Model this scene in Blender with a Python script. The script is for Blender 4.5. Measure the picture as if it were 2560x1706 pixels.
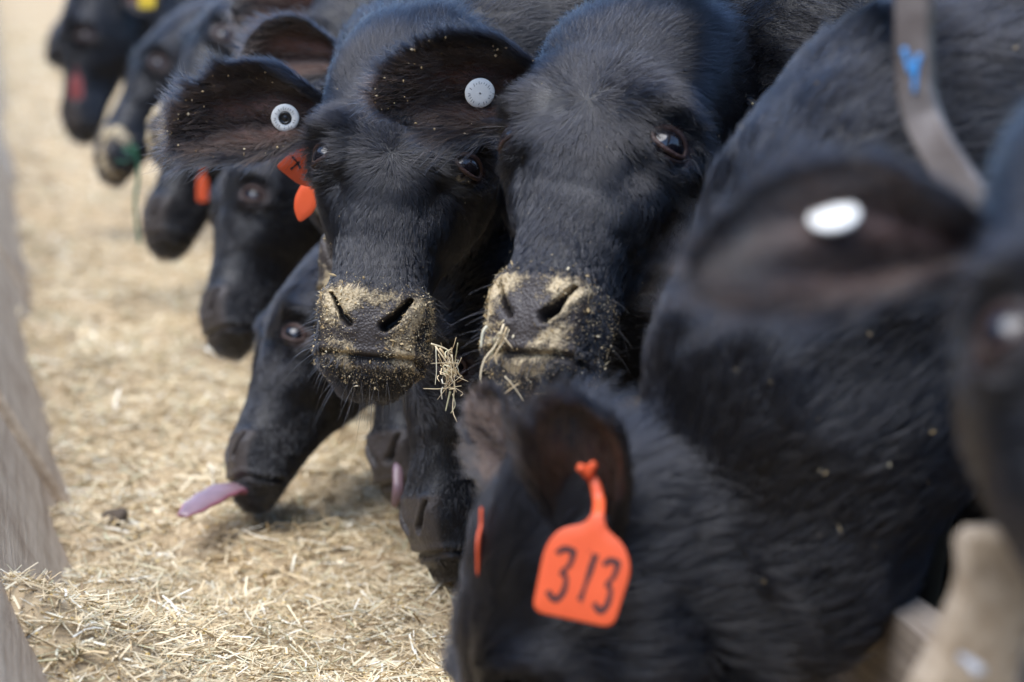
import bpy, math, random
import numpy as np
from mathutils import Vector

sc = bpy.context.scene
for o in list(bpy.data.objects):
    bpy.data.objects.remove(o, do_unlink=True)
COL = sc.collection
rng = np.random.default_rng(7)
R_ = math.radians

# ------------------------------------------------------------------ camera
CAM_YAW, CAM_PITCH = 10.2, -8.5
cam_d = bpy.data.cameras.new('camera')
cam = bpy.data.objects.new('camera', cam_d); COL.objects.link(cam)
cam.location = (0, 0, .78)
cam.rotation_euler = (R_(90 + CAM_PITCH), 0, R_(-CAM_YAW))
cam_d.lens = 100; cam_d.sensor_width = 36
cam_d.clip_start = .05; cam_d.clip_end = 500
cam_d.dof.use_dof = True
cam_d.dof.focus_distance = 2.97
cam_d.dof.aperture_fstop = 3.9
sc.camera = cam

# ------------------------------------------------------------------ sky, sun, exposure
SUN_EL, SUN_AZ = 66, 240          # azimuth clockwise from +Y (behind the camera, to its left)
w = bpy.data.worlds.new('World'); sc.world = w; w.use_nodes = True
nt = w.node_tree; nt.nodes.clear()
sky = nt.nodes.new('ShaderNodeTexSky'); sky.sky_type = 'NISHITA'; sky.sun_disc = False
sky.sun_elevation = R_(SUN_EL); sky.sun_rotation = R_(SUN_AZ)
sky.air_density = 1.0; sky.dust_density = .4; sky.ozone_density = 1.0
bg = nt.nodes.new('ShaderNodeBackground'); bg.inputs[1].default_value = .11
wo = nt.nodes.new('ShaderNodeOutputWorld')
hs = nt.nodes.new('ShaderNodeHueSaturation'); hs.inputs['Saturation'].default_value = 1.08      # thin overcast
nt.links.new(sky.outputs[0], hs.inputs['Color']); nt.links.new(hs.outputs[0], bg.inputs[0]); nt.links.new(bg.outputs[0], wo.inputs[0])
sd = bpy.data.lights.new('sun', 'SUN'); sd.energy = 1.4; sd.angle = R_(55); sd.color = (1, .97, .93)
sun = bpy.data.objects.new('sun', sd); COL.objects.link(sun)
az, el = R_(SUN_AZ), R_(SUN_EL)
sdir = Vector((math.sin(az)*math.cos(el), math.cos(az)*math.cos(el), math.sin(el)))
sun.rotation_euler = sdir.to_track_quat('Z', 'Y').to_euler()
sun.location = (-3, -3, 6)
sc.view_settings.view_transform = 'Standard'; sc.view_settings.look = 'None'
sc.view_settings.exposure = 1.95; sc.view_settings.gamma = 1
sc.view_settings.use_curve_mapping = False
sc.cycles.use_denoising = True
sc.cycles.max_bounces = 5; sc.cycles.diffuse_bounces = 3; sc.cycles.glossy_bounces = 3
sc.cycles.transmission_bounces = 2; sc.cycles.transparent_max_bounces = 6
sc.cycles_curves.shape = 'RIBBONS'

# ------------------------------------------------------------------ materials
def N(nt, t, **kw):
    n = nt.nodes.new(t)
    for k, v in kw.items():
        if hasattr(n, k): setattr(n, k, v)
        else: n.inputs[k].default_value = v
    return n
def mat(name):
    m = bpy.data.materials.new(name); m.use_nodes = True
    nt = m.node_tree; return m, nt, nt.nodes['Principled BSDF'], nt.links.new
def ramp(nt, stops, interp='LINEAR'):
    r = nt.nodes.new('ShaderNodeValToRGB'); r.color_ramp.interpolation = interp
    e = r.color_ramp.elements
    while len(e) < len(stops): e.new(.5)
    for i, (p, c) in enumerate(stops):
        e[i].position = p; e[i].color = (*c, 1) if len(c) == 3 else c
    return r
def mix(nt, fac, a, b):
    n = nt.nodes.new('ShaderNodeMix'); n.data_type = 'RGBA'
    for sock, v in ((n.inputs[0], fac), (n.inputs[6], a), (n.inputs[7], b)):
        if hasattr(v, 'is_output'): nt.links.new(v, sock)
        else: sock.default_value = v if isinstance(v, (int, float)) else (*v, 1)
    return n.outputs[2]
def math_(nt, op, a, b=None, clamp=False):
    n = nt.nodes.new('ShaderNodeMath'); n.operation = op; n.use_clamp = clamp
    for i, v in enumerate((a, b)):
        if v is None: continue
        if hasattr(v, 'is_output'): nt.links.new(v, n.inputs[i])
        else: n.inputs[i].default_value = v
    return n.outputs[0]
def noise(nt, scale, detail=4, rough=.55, vec=None):
    n = N(nt, 'ShaderNodeTexNoise', Scale=scale, Detail=detail, Roughness=rough)
    if vec is not None: nt.links.new(vec, n.inputs['Vector'])
    return n.outputs[0]
def bump(nt, h, strength, dist, bsdf):
    b = N(nt, 'ShaderNodeBump', Strength=strength, Distance=dist)
    nt.links.new(h, b.inputs['Height']); nt.links.new(b.outputs[0], bsdf.inputs['Normal'])

def hide_material():
    m, nt, b, L = mat('black_hide')
    at = N(nt, 'ShaderNodeAttribute', attribute_name='mask')
    sp = nt.nodes.new('ShaderNodeSeparateColor'); L(at.outputs['Color'], sp.inputs[0])
    tc = nt.nodes.new('ShaderNodeTexCoord').outputs['Object']
    n1 = noise(nt, 55, 4, .6, tc); n2 = noise(nt, 420, 3, .6, tc); n3 = noise(nt, 110, 5, .7, tc)
    c = mix(nt, n1, (.005, .005, .006), (.012, .0115, .0125))
    pad = mix(nt, n3, (.030, .025, .024), (.075, .064, .060))
    c = mix(nt, sp.outputs[0], c, pad)
    br = mix(nt, n1, (.050, .020, .014), (.17, .080, .056))
    c = mix(nt, sp.outputs[2], c, br)
    # dried feed stuck to the muzzle
    f = math_(nt, 'ADD', math_(nt, 'MULTIPLY', n3, 1.1), math_(nt, 'MULTIPLY', n2, .45))
    f = math_(nt, 'SUBTRACT', f, 1.20)
    f = math_(nt, 'ADD', f, math_(nt, 'MULTIPLY', sp.outputs[1], .95))
    f = math_(nt, 'MULTIPLY', f, 4.0, True)
    f = math_(nt, 'MULTIPLY', f, math_(nt, 'MULTIPLY', sp.outputs[1], 8, True))
    tan = mix(nt, n2, (.33, .25, .14), (.66, .55, .37))
    c = mix(nt, f, c, tan); L(c, b.inputs['Base Color'])
    rr = math_(nt, 'ADD', .42, math_(nt, 'MULTIPLY', f, .45)); L(rr, b.inputs['Roughness'])
    b.inputs['Specular IOR Level'].default_value = .30
    vor = N(nt, 'ShaderNodeTexVoronoi', Scale=330.); L(tc, vor.inputs['Vector'])
    h = math_(nt, 'ADD', math_(nt, 'MULTIPLY', n2, .6), math_(nt, 'MULTIPLY', f, 1.2))
    h = math_(nt, 'ADD', h, math_(nt, 'MULTIPLY', math_(nt, 'MULTIPLY', vor.outputs['Distance'], sp.outputs[0]), .7))
    bump(nt, h, .8, .0018, b)
    return m
def hair_material(name, col, rough=.3, rad=.55, spread=.3):
    m = bpy.data.materials.new(name); m.use_nodes = True; nt = m.node_tree; nt.nodes.clear()
    h = nt.nodes.new('ShaderNodeBsdfHairPrincipled'); h.model = 'CHIANG'; h.parametrization = 'COLOR'
    h.inputs['Color'].default_value = (*col, 1)
    h.inputs['Roughness'].default_value = rough; h.inputs['Radial Roughness'].default_value = rad
    h.inputs['Random Roughness'].default_value = spread
    if 'Random Color' in h.inputs: h.inputs['Random Color'].default_value = .3
    o = nt.nodes.new('ShaderNodeOutputMaterial'); nt.links.new(h.outputs[0], o.inputs[0])
    return m
def simple(name, c1, c2=None, rough=.6, scale=60, bumpd=0, spec=.5, coat=0):
    m, nt, b, L = mat(name)
    tc = nt.nodes.new('ShaderNodeTexCoord').outputs['Object']
    n = noise(nt, scale, 4, .6, tc)
    L(mix(nt, n, c1, c2 or tuple(x*.8 for x in c1)), b.inputs['Base Color'])
    b.inputs['Roughness'].default_value = rough; b.inputs['Specular IOR Level'].default_value = spec
    b.inputs['Coat Weight'].default_value = coat
    if bumpd: bump(nt, n, .6, bumpd, b)
    return m
def island_material(name, stops, rough=.7, trans=0):
    m, nt, b, L = mat(name)
    g = nt.nodes.new('ShaderNodeNewGeometry')
    r = ramp(nt, stops); L(g.outputs['Random Per Island'], r.inputs[0])
    tc = nt.nodes.new('ShaderNodeTexCoord').outputs['Object']
    n = noise(nt, 9, 3, .6, tc)
    v = math_(nt, 'ADD', .72, math_(nt, 'MULTIPLY', n, .55))
    hs = nt.nodes.new('ShaderNodeHueSaturation'); L(r.outputs[0], hs.inputs['Color']); L(v, hs.inputs['Value'])
    L(hs.outputs[0], b.inputs['Base Color']); b.inputs['Roughness'].default_value = rough
    b.inputs['Specular IOR Level'].default_value = .35
    return m
def wood_material(name, dark, light, scale=1.):
    m, nt, b, L = mat(name)
    tc = nt.nodes.new('ShaderNodeTexCoord').outputs['Object']
    mp = N(nt, 'ShaderNodeMapping'); mp.inputs['Scale'].default_value = (55*scale, 2.2*scale, 55*scale)
    L(tc, mp.inputs[0])
    n1 = noise(nt, 1, 6, .7, mp.outputs[0]); n2 = noise(nt, 7, 4, .6, tc); n3 = noise(nt, 160, 3, .6, tc)
    v = math_(nt, 'ADD', math_(nt, 'MULTIPLY', n1, .7), math_(nt, 'MULTIPLY', n2, .35))
    r = ramp(nt, [(.30, tuple(a*.45 for a in dark)), (.40, dark), (.54, tuple((a+c)/2 for a, c in zip(dark, light))), (.70, light)])
    L(v, r.inputs[0]); L(r.outputs[0], b.inputs['Base Color'])
    b.inputs['Roughness'].default_value = .85; b.inputs['Specular IOR Level'].default_value = .25
    bump(nt, math_(nt, 'ADD', n1, math_(nt, 'MULTIPLY', n3, .3)), .9, .004, b)
    return m
def eye_material():
    m, nt, b, L = mat('eyeball')
    tc = nt.nodes.new('ShaderNodeTexCoord').outputs['Object']
    L(mix(nt, noise(nt, 90, 3, .5, tc), (.004, .005, .010), (.012, .009, .008)), b.inputs['Base Color'])
    b.inputs['Roughness'].default_value = .06; b.inputs['Specular IOR Level'].default_value = .5
    b.inputs['Coat Weight'].default_value = .4; b.inputs['Coat Roughness'].default_value = .02
    return m
def steel_material():
    m, nt, b, L = mat('weathered_steel')
    tc = nt.nodes.new('ShaderNodeTexCoord').outputs['Object']
    n1 = noise(nt, 22, 5, .65, tc); n2 = noise(nt, 150, 3, .6, tc)
    r = ramp(nt, [(.35, (.085, .066, .057)), (.5, (.13, .108, .097)), (.68, (.18, .16, .15))]); L(n1, r.inputs[0])
    L(r.outputs[0], b.inputs['Base Color']); b.inputs['Roughness'].default_value = .6
    b.inputs['Metallic'].default_value = .15
    bump(nt, n2, .5, .001, b)
    return m

M = dict(
    hide=hide_material(),
    fur=hair_material('black_fur', (.006, .006, .008), .24, .40),
    brownfur=hair_material('dark_brown_ear_fur', (.045, .027, .020), .34, .5),
    whisker=hair_material('whisker', (.012, .012, .015), .25, .5),
    eye=eye_material(),
    tag_white=simple('white_tag_plastic', (.78, .78, .73), (.86, .86, .82), .45, 90),
    tag_print=simple('grey_print', (.22, .22, .22), None, .6),
    tag_black=simple('black_tag_plastic', (.012, .012, .013), (.02, .02, .02), .35, 60, 0, .5),
    tag_orange=simple('orange_tag_plastic', (.80, .125, .040), (.71, .098, .032), .45, 55, 0, .45),
    tag_ink=simple('tag_ink', (.016, .011, .014), (.022, .015, .018), .6),
    tag_red=simple('dull_red_plastic', (.22, .035, .03), (.15, .03, .025), .5),
    tag_yellow=simple('yellow_tag_plastic', (.72, .50, .03), None, .45),
    tongue=simple('tongue', (.38, .13, .17), (.26, .12, .16), .25, 45, .002),
    lip=simple('pale_lip_skin', (.26, .16, .18), (.15, .10, .115), .35, 60, .001),
    feed_base=simple('feed_bed', (.50, .39, .24), (.30, .215, .12), .9, 90, .01),
    straw=island_material('straw', [(0, (.27, .185, .10)), (.14, (.48, .36, .20)), (.42, (.67, .54, .335)), (.76, (.77, .66, .46)), (.86, (.46, .43, .26)), (1, (.88, .84, .72))]),
    grain=island_material('grain', [(0, (.62, .42, .13)), (.35, (.66, .52, .27)), (.7, (.75, .68, .52)), (1, (.30, .19, .09))], .6),
    crumb=island_material('feed_crumb', [(0, (.28, .19, .085)), (.4, (.48, .36, .19)), (.75, (.62, .50, .30)), (1, (.74, .65, .45))], .8),
    wood_grey=wood_material('weathered_grey_wood', (.33, .245, .165), (.58, .475, .35)),
    wood_dark=wood_material('dark_plank_wood', (.15, .12, .095), (.32, .27, .22)),  # darker tone than the other timber
    wood_tan=wood_material('worn_tan_wood', (.28, .205, .13), (.56, .455, .335)),
    steel=steel_material(),
    added_barn=wood_material('added_barn_boards', (.05, .035, .028), (.12, .09, .07), .2), added_barn_roof=simple('added_barn_roof', (.12, .12, .13), (.09, .09, .09), .6, 3),  # for the added, out-of-view barns that dim the horizon
    galv=simple('galvanised_steel', (.55, .56, .58), (.42, .43, .45), .45, 25, .001),
    blue=simple('blue_paint', (.045, .22, .52), (.06, .28, .60), .5, 80),
    mud=simple('mud', (.10, .075, .052), (.055, .042, .030), .95, 9, .02),
    concrete=simple('bunk_concrete', (.30, .28, .25), (.22, .20, .18), .9, 14, .004),
    twine=simple('green_twine', (.018, .10, .05), (.03, .15, .085), .6, 200),
)

# ------------------------------------------------------------------ mesh helpers
def link(name, data, parent=None):
    o = bpy.data.objects.new(name, data); COL.objects.link(o)
    if parent is not None:
        o.parent = parent; o.matrix_parent_inverse = parent.matrix_world.inverted()
    return o
def empty(name, loc):
    o = bpy.data.objects.new(name, None); COL.objects.link(o); o.location = loc
    o.empty_display_size = .1
    o.matrix_world.translation = loc
    return o
def tag(o, label=None, cat=None, group=None, kind=None):
    for k, v in (('label', label), ('category', cat), ('group', group), ('kind', kind)):
        if v: o[k] = v
    return o
class MB:
    """collects pieces into one mesh, with material slots and a mask colour"""
    def __init__(s): s.v = []; s.f = []; s.mi = []; s.mask = []; s.n = 0; s.mats = []
    def slot(s, m):
        if m not in s.mats: s.mats.append(m)
        return s.mats.index(m)
    def add(s, V, F, m, mask=None):
        V = np.asarray(V, float); i = s.slot(m)
        s.v.append(V); s.mask.append(np.zeros((len(V), 3)) if mask is None else mask)
        F = np.asarray(F)
        s.f.append(F + s.n); s.mi.append(np.full(len(F), i)); s.n += len(V)
    def build(s, name, parent=None, smooth=True, use_mask=False, origin=None):
        V = np.concatenate(s.v); off = np.zeros(3) if origin is None else np.asarray(origin)
        me = bpy.data.meshes.new(name)
        V = V - off
        loops = np.concatenate([f.ravel() for f in s.f]); sizes = np.concatenate([np.full(len(f), f.shape[1]) for f in s.f])
        me.vertices.add(len(V)); me.vertices.foreach_set('co', V.ravel().astype(np.float32))
        me.loops.add(len(loops)); me.loops.foreach_set('vertex_index', loops.astype(np.int32))
        me.polygons.add(len(sizes))
        me.polygons.foreach_set('loop_start', np.concatenate([[0], np.cumsum(sizes)[:-1]]).astype(np.int32))
        me.polygons.foreach_set('material_index', np.concatenate(s.mi).astype(np.int32))
        me.polygons.foreach_set('use_smooth', np.full(len(sizes), smooth))
        for m in s.mats: me.materials.append(m)
        if use_mask:
            a = me.color_attributes.new('mask', 'FLOAT_COLOR', 'POINT')
            c = np.ones((len(V), 4), np.float32); c[:, :3] = np.concatenate(s.mask); a.data.foreach_set('color', c.ravel())
        me.update(calc_edges=True)
        o = link(name, me)
        o.location = off
        if parent is not None:
            o.parent = parent; o.matrix_parent_inverse = parent.matrix_world.inverted()
        return o
def grid_faces(nr, nc, wrap=True):
    i = np.arange(nr-1)[:, None]; j = np.arange(nc if wrap else nc-1)[None, :]
    a = i*nc + j; b = i*nc + (j+1) % nc
    return np.stack([a, b, b+nc, a+nc], -1).reshape(-1, 4)
def unit(a): return a/np.maximum(np.linalg.norm(a, axis=-1, keepdims=True), 1e-9)
def tube(path, radii, nseg=8, cap=True, flat=1., up=(0, 0, 1), n=2.):
    """swept tube; returns V, F (quads)"""
    P = np.asarray(path, float); k = len(P)
    T = unit(np.gradient(P, axis=0)); U = np.asarray(up, float)
    if np.abs(T@U).max() > .95: U = np.array([.3, .9, .2])
    S = unit(np.cross(T, U)); B = np.cross(S, T)
    r = np.broadcast_to(np.asarray(radii, float), (k,))
    if cap:
        P, S, B = (np.concatenate([q[:1], q, q[-1:]]) for q in (P, S, B)); r = np.r_[r[0]*.02, r, r[-1]*.02]; k += 2
    th = np.linspace(0, 2*np.pi, nseg, endpoint=False) + np.pi/nseg
    cs, sn = np.cos(th), np.sin(th)
    cs = np.sign(cs)*np.abs(cs)**(2/n); sn = np.sign(sn)*np.abs(sn)**(2/n)
    V = P[:, None] + r[:, None, None]*(cs[None, :, None]*S[:, None] + sn[None, :, None]*B[:, None]*flat)
    return V.reshape(-1, 3), grid_faces(k, nseg)
def spline(pts, n):
    P = np.asarray(pts, float); t = np.arange(len(P)); tt = np.linspace(0, len(P)-1, n)
    return np.stack([pchip(t, P[:, i], tt) for i in range(P.shape[1])], -1)
def pchip(x, y, xi):
    x = np.asarray(x, float); y = np.asarray(y, float); h = np.diff(x); d = np.diff(y)/h
    m = np.zeros(len(x))
    for i in range(1, len(x)-1):
        if d[i-1]*d[i] > 0:
            w1, w2 = 2*h[i]+h[i-1], h[i]+2*h[i-1]; m[i] = (w1+w2)/(w1/d[i-1]+w2/d[i])
    m[0], m[-1] = d[0], d[-1]
    k = np.clip(np.searchsorted(x, xi, side='right')-1, 0, len(x)-2); t = (xi-x[k])/h[k]
    return ((2*t**3-3*t**2+1)*y[k] + (t**3-2*t**2+t)*h[k]*m[k] + (-2*t**3+3*t**2)*y[k+1] + (t**3-t**2)*h[k]*m[k+1])
def smoothstep(a, b, x):
    t = np.clip((x-a)/(b-a), 0, 1); return t*t*(3-2*t)
def wob(P, f, seed=0):
    """cheap smooth 3-d noise, -1..1"""
    r = np.random.default_rng(seed); o = np.zeros(len(P))
    for _ in range(6):
        k = r.normal(size=3)*f; o += np.sin(P@k + r.uniform(0, 6.28))
    return o/3.2

# ------------------------------------------------------------------ hair curves
def strands(name, pts, rad, material, parent):
    """pts (n,k,3) world, rad (n,k)"""
    n, k, _ = pts.shape
    hc = bpy.data.hair_curves.new(name)
    hc.add_curves([k]*n)
    hc.attributes['position'].data.foreach_set('vector', pts.reshape(-1).astype(np.float32))
    a = hc.attributes.get('radius') or hc.attributes.new('radius', 'FLOAT', 'POINT')
    a.data.foreach_set('value', rad.reshape(-1).astype(np.float32))
    hc.materials.append(material)
    return link(name, hc, parent)
def grow(V, F, dens, length, flow, count, radius, seed, lift=.45, clump=.62, cell=.0085, jitter=.13, k=5, curl=.12):
    r = np.random.default_rng(seed)
    T = np.concatenate([F[:, [0, 1, 2]], F[:, [0, 2, 3]]])
    a, b, c = V[T[:, 0]], V[T[:, 1]], V[T[:, 2]]
    cr = np.cross(b-a, c-a); ar = np.linalg.norm(cr, axis=1)
    w_ = ar*dens[T].mean(1); w_ = w_/w_.sum()
    idx = r.choice(len(T), count, p=w_)
    u = r.random((count, 2)); s = u.sum(1) > 1; u[s] = 1-u[s]
    bc = np.stack([1-u.sum(1), u[:, 0], u[:, 1]], -1)
    tri = T[idx]
    def ip(A): return (A[tri]*(bc[:, :, None] if A.ndim == 2 else bc)).sum(1)
    p = ip(V); n = unit(cr[idx]); L = ip(length)*r.uniform(.6, 1.25, count); d = ip(flow)
    # low frequency swirl, then per-strand jitter
    sw = np.stack([wob(p, 38, seed+1), wob(p, 38, seed+2), wob(p, 38, seed+3)], -1)*.22 + \
        np.stack([wob(p, 150, seed+4), wob(p, 150, seed+5), wob(p, 150, seed+6)], -1)*.16
    d = unit(d) + sw + r.normal(size=(count, 3))*jitter
    d = unit(d - n*(d*n).sum(1, keepdims=True))
    t = np.linspace(0, 1, k)[None, :, None]
    lf = (lift*(1+.5*wob(p, 60, seed+9)) * r.uniform(.5, 1.4, count))[:, None, None]
    side = np.cross(n, d); cu = r.normal(size=(count, 1, 1))*curl
    off = L[:, None, None]*(d[:, None]*t*(1-.12*lf) + n[:, None]*lf*(t-.62*t*t) + side[:, None]*cu*t*t)
    # clumping: strands lean to the centre of their clump
    g = np.floor(p/cell); h = np.abs(np.sin(g@np.array([12.9898, 78.233, 37.719]))*43758.5453) % 1
    jit = np.stack([h, (h*7.13) % 1, (h*13.7) % 1], -1)
    cc = (g+.2+.6*jit)*cell
    dc = cc-p; dc = dc - n*(dc*n).sum(1, keepdims=True)
    pts = p[:, None] + off + dc[:, None]*t**1.3*clump
    rad = radius*r.uniform(.7, 1.2, (count, 1))*np.linspace(1, .25, k)[None, :]
    return pts, rad

# ------------------------------------------------------------------ the cow
#      cy     cz     phi   f     b     w     nf   nb
HEAD = np.array([
 (-.002, -.2420, 0, .003, .003, .003, 2.0, 2.0),
 (-.002, -.2408, 0, .012, .014, .018, 2.2, 2.0),
 (-.003, -.2370, 0, .0185, .023, .030, 2.3, 2.1),
 (-.004, -.2285, 0, .0262, .031, .0410, 2.5, 2.2),
 (-.004, -.2200, 0, .033, .035, .0495, 2.8, 2.3),
 (-.004, -.2120, 0, .039, .037, .0550, 3.0, 2.3),
 (-.004, -.1950, 0, .0485, .041, .0585, 2.9, 2.3),
 (-.003, -.1750, 0, .0545, .046, .0580, 2.9, 2.3),
 (-.002, -.1500, 0, .0575, .053, .0565, 2.7, 2.3),
 (.000, -.1250, 0, .0580, .061, .0550, 2.5, 2.3),
 (.004, -.0950, 0, .0600, .071, .0565, 2.6, 2.3),
 (.010, -.0600, 0, .0690, .085, .0690, 2.6, 2.3),
 (.016, -.0300, 0, .0800, .095, .0810, 2.9, 2.3),
 (.020, .0000, 0, .0865, .102, .0920, 3.2, 2.3),
 (.024, .0300, 4, .0900, .106, .0950, 3.4, 2.3),
 (.029, .0550, 15, .0915, .107, .0945, 3.3, 2.3),
 (.040, .0850, 35, .0960, .105, .0925, 3.2, 2.2),
 (.068, .1000, 58, .0960, .105, .0890, 2.9, 2.1),
 (.103, .0980, 78, .0990, .105, .0850, 2.5, 2.1),
 (.145, .0880, 90, .1080, .112, .0860, 2.2, 2.1)])
EYE_R = .0210
def eye_frame(s):
    o = unit(np.array([s*.76, -.64, .10])); c = np.array([s*.0760, -.0410, .0]) - .0098*o
    h = unit(np.cross(np.array([0, 0, 1.]), o))*(-s)      # points to the nose side
    h = unit(h - o*(h@o)); v = np.cross(o, h)*(1 if s < 0 else 1)
    if v[2] < 0: v = -v
    return c, o, h, v
def head_rings(nth, res):
    # sample positions: dense on the muzzle
    kz = np.arange(len(HEAD), dtype=float)
    seglen = np.r_[0, np.cumsum(np.maximum(np.hypot(np.diff(HEAD[:, 0]), np.diff(HEAD[:, 1])), .006))]
    wgt = np.r_[0, np.cumsum(np.diff(seglen)*np.where(np.arange(len(HEAD)-1) < 9, 1.7, 1.0))]
    n = int(wgt[-1]/res)
    s = np.interp(np.linspace(0, wgt[-1], n), wgt, seglen)
    return np.stack([pchip(seglen, HEAD[:, i], s) for i in range(8)], -1)
def ring_points(c, d, x, f, b, w, nf, nb, th):
    """c,d,x (k,3); returns (k,nth,3)"""
    cs, sn = np.cos(th), np.sin(th)
    k = len(c); nn = np.where(cs[None] >= 0, nf[:, None], nb[:, None])
    cc = np.sign(cs)[None]*np.abs(cs)[None]**(2/nn); ss = np.sign(sn)[None]*np.abs(sn)[None]**(2/nn)
    e = np.where(cs[None] >= 0, f[:, None], b[:, None])*cc; l = w[:, None]*ss
    return c[:, None] + e[:, :, None]*d[:, None] + l[:, :, None]*x[:, None]
def gauss(P, c, r):
    d = (P-np.asarray(c))/np.asarray(r); return np.exp(-(d*d).sum(-1))
def seg_dist(P, A, B):
    A, B = np.asarray(A, float), np.asarray(B, float); ab = B-A
    t = np.clip(((P-A)@ab)/(ab@ab), 0, 1); return np.linalg.norm(P-(A+t[:, None]*ab), axis=1), t
def sculpt(P, Nn, seed=1, nos=(1., 1.)):
    """P (n,3) head-local points, Nn outward normals; returns P and masks pad, feed, skin"""
    x, y, z = P.T; ax = np.abs(x); Q = np.stack([ax, y, z], -1)
    D = np.zeros_like(P); head = smoothstep(.16, .10, y)
    amt = np.zeros(len(P))
    amt += .0105*gauss(Q, (.084, -.035, .014), (.028, .032, .026))
    amt += .006*gauss(Q, (.078, .055, -.025), (.04, .05, .05))
    amt -= .0015*gauss(Q, (.03, -.07, .035), (.016, .03, .03))       # orbit
    amt += .0085*gauss(Q, (.068, -.055, .034), (.024, .03, .016))         # brow
    amt -= .0115*gauss(Q, (.064, -.060, -.026), (.016, .024, .026))      # hollow before the eye
    amt -= .004*gauss(Q, (.045, -.07, -.06), (.018, .03, .045))
    amt += .004*gauss(Q, (.072, -.012, -.06), (.03, .035, .035))         # cheek muscle
    amt -= .005*gauss(Q, (.055, .01, -.125), (.03, .04, .028))
    amt += .004*gauss(Q, (0, -.07, .055), (.04, .04, .035))
    amt += .010*gauss(Q, (0, .01, .178), (.035, .04, .03))               # poll
    amt -= .005*gauss(Q, (.06, -.035, .09), (.02, .03, .03))             # temple
    amt += .0065*gauss(Q, (.044, -.044, -.163), (.014, .022, .022))       # nostril wing
    amt += .002*gauss(Q, (.0, -.06, -.15), (.05, .02, .008))
    # nostril: a comma shaped slit
    n1, t1 = seg_dist(np.stack([ax, z], -1), (.0185, -.186), (.0275, -.178))
    n2, t2 = seg_dist(np.stack([ax, z], -1), (.0275, -.178), (.0385, -.156))
    ns = np.where(x < 0, nos[0], nos[1])
    hole = np.maximum(np.exp(-(n1/(.0048*ns))**4), np.exp(-(n2/((.0044-.0026*t2)*ns))**4))*(y < -.012)*np.minimum(1, .3+.7*ns)
    rim = np.exp(-((np.minimum(n1, n2)-.0085)/.0035)**2)*(y < -.012)*.0016
    amt += rim
    # mouth line
    zm = -.2165 + .020*smoothstep(-.02, .045, y) + .004*(ax/.05)**2
    crease = np.exp(-((z-zm)/.0026)**2)*smoothstep(.055, .02, y)
    amt -= .0055*crease
    amt += .0022*np.exp(-((z-zm-.006)/.004)**2)*smoothstep(.05, .0, y)
    amt += .0018*np.exp(-((z-zm+.006)/.004)**2)*smoothstep(.03, -.01, y)
    amt *= head
    D += Nn*amt[:, None]
    D += (hole*head)[:, None]*np.array([0, .020, .006])
    # eye socket
    sock = np.zeros(len(P))
    for s in (-1, 1):
        c, o, h, v = eye_frame(s); q = P-c
        e = np.sqrt(((q@h)/.0172)**2 + ((q@v)/.0132)**2)
        k = smoothstep(1.05, .8, e)*(q@o > 0); sock = np.maximum(sock, smoothstep(1.9, 1.0, e)*(q@o > -.004))
        q2 = P + D - c; hgt = q2@o; wl = smoothstep(2.4, 1.35, e)*(q@o > 0)
        tgt = np.sqrt(np.maximum(EYE_R**2 - np.minimum((q@h)**2+(q@v)**2, .000360), 0)) + .0008 + .0035*np.exp(-((e-1.35)/.22)**2)*smoothstep(.0, .010, q@v)
        D += o*((tgt-hgt)*wl)[:, None]
        D -= o*(k*.010)[:, None]
    D += Nn*(wob(P, 55, seed)*.0012 + wob(P, 140, seed+1)*.0005)[:, None]
    front = smoothstep(-.004, -.022, y)
    pad = front*smoothstep(-.221, -.214, z)*smoothstep(-.143, -.152, z)*smoothstep(.053, .047, ax)*(1-hole)
    pad = np.maximum(pad, .8*front*np.exp(-((z-zm+.007)/.0045)**2)*smoothstep(.032, .02, ax))
    feed = smoothstep(-.128, -.150, z)*smoothstep(.045, -.02, y)
    feed = feed*(.46+.34*wob(P, 55, seed+3)+.16*wob(P, 150, seed+4)) + .16*front*gauss(Q, (.035, -.05, -.165), (.02, .1, .022)) \
        - .40*gauss(P, (-.004, -.05, -.193), (.019, .1, .018)) + .16*gauss(Q, (0, -.06, -.155), (.05, .1, .010)) + .12*gauss(Q, (.03, -.04, -.208), (.03, .1, .01))
    feed = np.clip(feed, 0, 1)*smoothstep(-.125, -.14, z)*(1-hole)
    return P+D, pad*head, feed*head, sock*.5*head, hole, sock

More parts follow.
